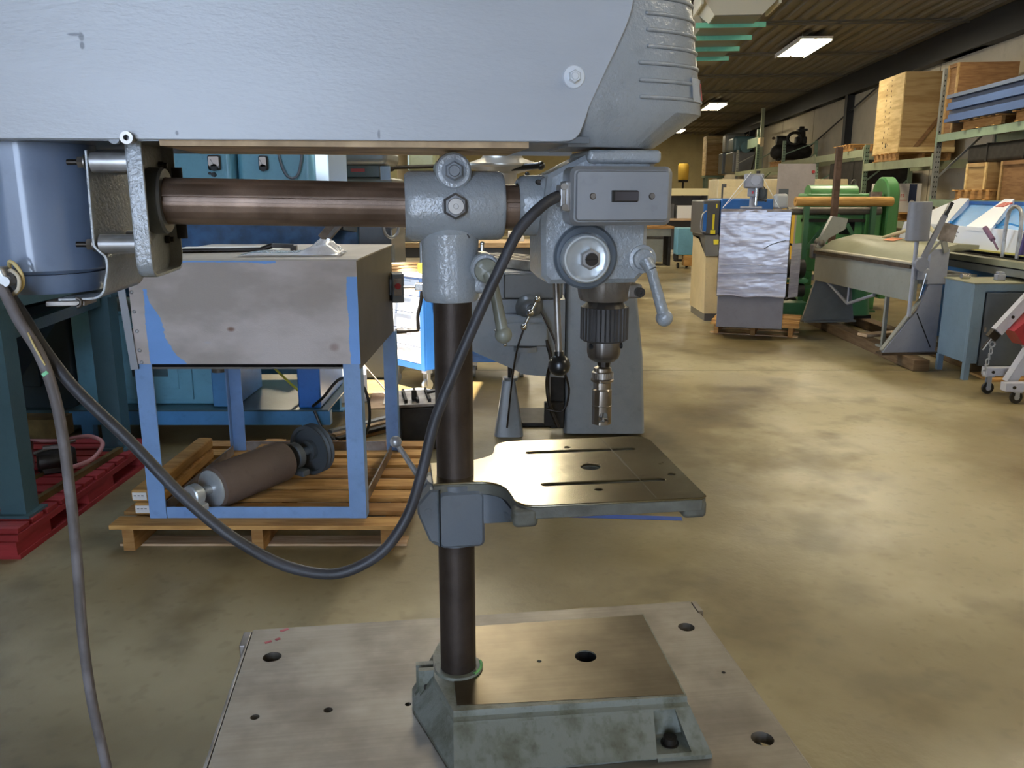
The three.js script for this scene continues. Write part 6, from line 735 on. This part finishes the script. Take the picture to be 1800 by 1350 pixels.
// things seen between the column, the arm and the drill head
{ const t = thing('far_bench', 'long wooden bench with grey apron beyond the milling machine', 'bench', [-0.6, 0, -10.5]); P(t, 'bench_top', rb2(-1.3, 1.6, 0.86, 0.92, -0.4, 0.4, 0.008), 'palletWoodPale'); P(t, 'apron', b2(-1.25, 1.55, 0.74, 0.859, 0.3, 0.36), 'consoleGrey'); for (const x of [-1.15, 0, 1.45]) P(t, 'leg', b2(x - 0.04, x + 0.04, 0, 0.74, -0.34, 0.34), 'consoleGrey'); P(t, 'under_shelf', b2(-1.1, 1.4, 0.3, 0.33, -0.33, 0.3), 'palletWoodDark'); }
[['palletWood', 0.34, 0.22, 'wooden box on the far bench behind the arm clamp'], ['caseYellow', 0.16, 0.3, 'yellow box on the far bench behind the drill head'], ['consoleGrey', 0.4, 0.26, 'dark grey box on the far bench left of the column'], ['paperWhite', 0.12, 0.2, 'small white box on the far bench by the milling head']].forEach(([m, h, w, l], i) => one('bench_box', l, 'box', [rb(w, h, 0.22, 0.006, 0, h / 2, 0), b2(-w / 2, w / 2, h, h + 0.006, -0.02, 0.02)], m, [[0.38, 0.75, -1.55, 0.05][i], 0.9205, -10.5]));
{ const t = thing('upright_drill', 'tall grey drill column with dark handles beyond the arm clamp', 'drill press', [-0.95, 0, -9.2]); P(t, 'column', cy(0.06, 0.07, 2.2, 0, 1.12, 0), 'millDark'); P(t, 'base', rb2(-0.3, 0.3, 0, 0.08, -0.35, 0.3, 0.02), 'millDark'); P(t, 'drill_head', [rb2(-0.14, 0.16, 1.72, 2.3, -0.16, 0.3, 0.04)], 'rackBeam'); P(t, 'spindle_handle', [bar([-0.3, 1.76, 0.34], [0.3, 1.78, 0.34], 0.02), sp(0.04, 0.3, 1.78, 0.34, 12), sp(0.04, -0.3, 1.76, 0.34, 12)], 'castBlack'); P(t, 'table', rb2(-0.25, 0.25, 1.0, 1.06, -0.1, 0.4, 0.01), 'millDark'); }
{ const t = thing('olive_cabinet', 'tall olive steel cabinet against the far bench behind the arm tube', 'cabinet', [-1.75, 0, -9.6]); P(t, 'body', rb2(-0.45, 0.42, 0.05, 1.95, -0.3, 0.25, 0.01), mat('oliveCab', 0x7d7a52, { roughness: 0.5, map: tWear })); P(t, 'plinth', b2(-0.43, 0.4, 0, 0.05, -0.28, 0.22), 'consoleGrey'); for (const s of [0, 1]) { const d = P(t, 'door', rb2(-0.43 + s * 0.425, -0.012 + s * 0.425, 0.1, 1.9, 0.251, 0.262, 0.004), 'oliveCab'); P(d, 'handle', b2(s ? 0.02 : -0.05, s ? 0.04 : -0.03, 0.95, 1.1, 0.263, 0.28), 'zinc'); } }
{ const t = thing('blue_cabinet', 'blue cabinet with casters behind the brown column and milling knee', 'cabinet', [-0.1, 0, -6.9]); P(t, 'body', rb2(-0.3, 0.25, 0.14, 0.8, -0.25, 0.2, 0.01), 'deepBlue'); P(t, 'drawer', rb2(-0.27, 0.22, 0.2, 0.45, 0.201, 0.215, 0.004), 'deepBlue'); P(t, 'drawer', rb2(-0.27, 0.22, 0.48, 0.76, 0.201, 0.215, 0.004), 'deepBlue'); for (const [x, z] of [[-0.22, 0.12], [0.18, 0.12], [-0.22, -0.18], [0.18, -0.18]]) P(t, 'caster', [cy(0.05, 0.05, 0.03, x, 0.051, z, 'x', 18), b2(x - 0.03, x + 0.03, 0.105, 0.139, z - 0.03, z + 0.03)], 'galv'); }
// ---------- dark machinery in the left corner ----------
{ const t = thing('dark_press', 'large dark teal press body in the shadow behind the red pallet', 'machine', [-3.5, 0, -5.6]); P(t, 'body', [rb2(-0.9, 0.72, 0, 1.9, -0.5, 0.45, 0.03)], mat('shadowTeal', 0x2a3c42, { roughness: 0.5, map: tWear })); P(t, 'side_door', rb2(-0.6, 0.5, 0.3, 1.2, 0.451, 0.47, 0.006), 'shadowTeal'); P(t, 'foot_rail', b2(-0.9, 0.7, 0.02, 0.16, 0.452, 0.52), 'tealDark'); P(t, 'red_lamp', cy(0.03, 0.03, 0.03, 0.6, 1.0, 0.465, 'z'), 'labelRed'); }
// ---------- floor marks and the ceiling unit ----------
one('blue_tape', 'strip of blue tape stuck on the concrete floor beyond the drill table', 'tape', rb2(-0.315, 0.315, 0.0002, 0.0014, -0.024, 0.024, 0.0003), mat('tapeBlue', 0x2a4f9e, { roughness: 0.5 }), [0.49, 0, -3.7], -0.08);
{
  const t = placeH(thing('ventilation_unit', 'white ceiling hung ventilation hood with green trimmed trays behind it', 'ventilation unit'), 1.93, 3.7, 13.0);
  mat('hoodWhite', 0xd9d3be, { roughness: 0.45 }); paint('hoodGrey', 0x6f6a58); paint('trimGreen', 0x74c4a4);
  P(t, 'hood', [loft([[0, 0.3], [0.16, 0.46], [0.5, 0.46]].map(([y, r]) => [[-r, y, -r * 0.9], [-r, y, r * 0.9], [r, y, r * 0.9], [r, y, -r * 0.9]])).translate(0, 0, 1.3)], 'hoodWhite'); P(t, 'hood_underside', b2(-0.29, 0.29, -0.012, -0.001, 1.05, 1.55), 'hoodGrey'); P(t, 'front_lip', [b2(-0.47, 0.47, 0.16, 0.2, 1.715, 1.74), b2(-0.49, -0.461, 0.1, 0.3, 0.9, 1.715), b2(0.461, 0.49, 0.1, 0.3, 0.9, 1.715)], 'hoodWhite');
  for (let i = 0; i < 4; i++) { const z = 0.55 - i * 0.95, tr = P(t, 'tray', [loft([[0, 0.36], [0.16, 0.44]].map(([y, r]) => [[-r, y, -0.42], [-r, y, 0.42], [r, y, 0.42], [r, y, -0.42]])).translate(0, 0, z)], 'hoodGrey'); P(tr, 'green_trim', [b2(-0.46, 0.46, -0.05, 0.015, z + 0.43, z + 0.46)], 'trimGreen'); for (const x of [-0.29, 0.29]) P(tr, 'hanger', b2(x - 0.01, x + 0.01, 0.16, 0.66, z - 0.01, z + 0.01), 'zinc'); }
}
scene.traverse(o => { if (o.isMesh) { o.castShadow = true; o.receiveShadow = true; } });
renderer.render(scene, camera);
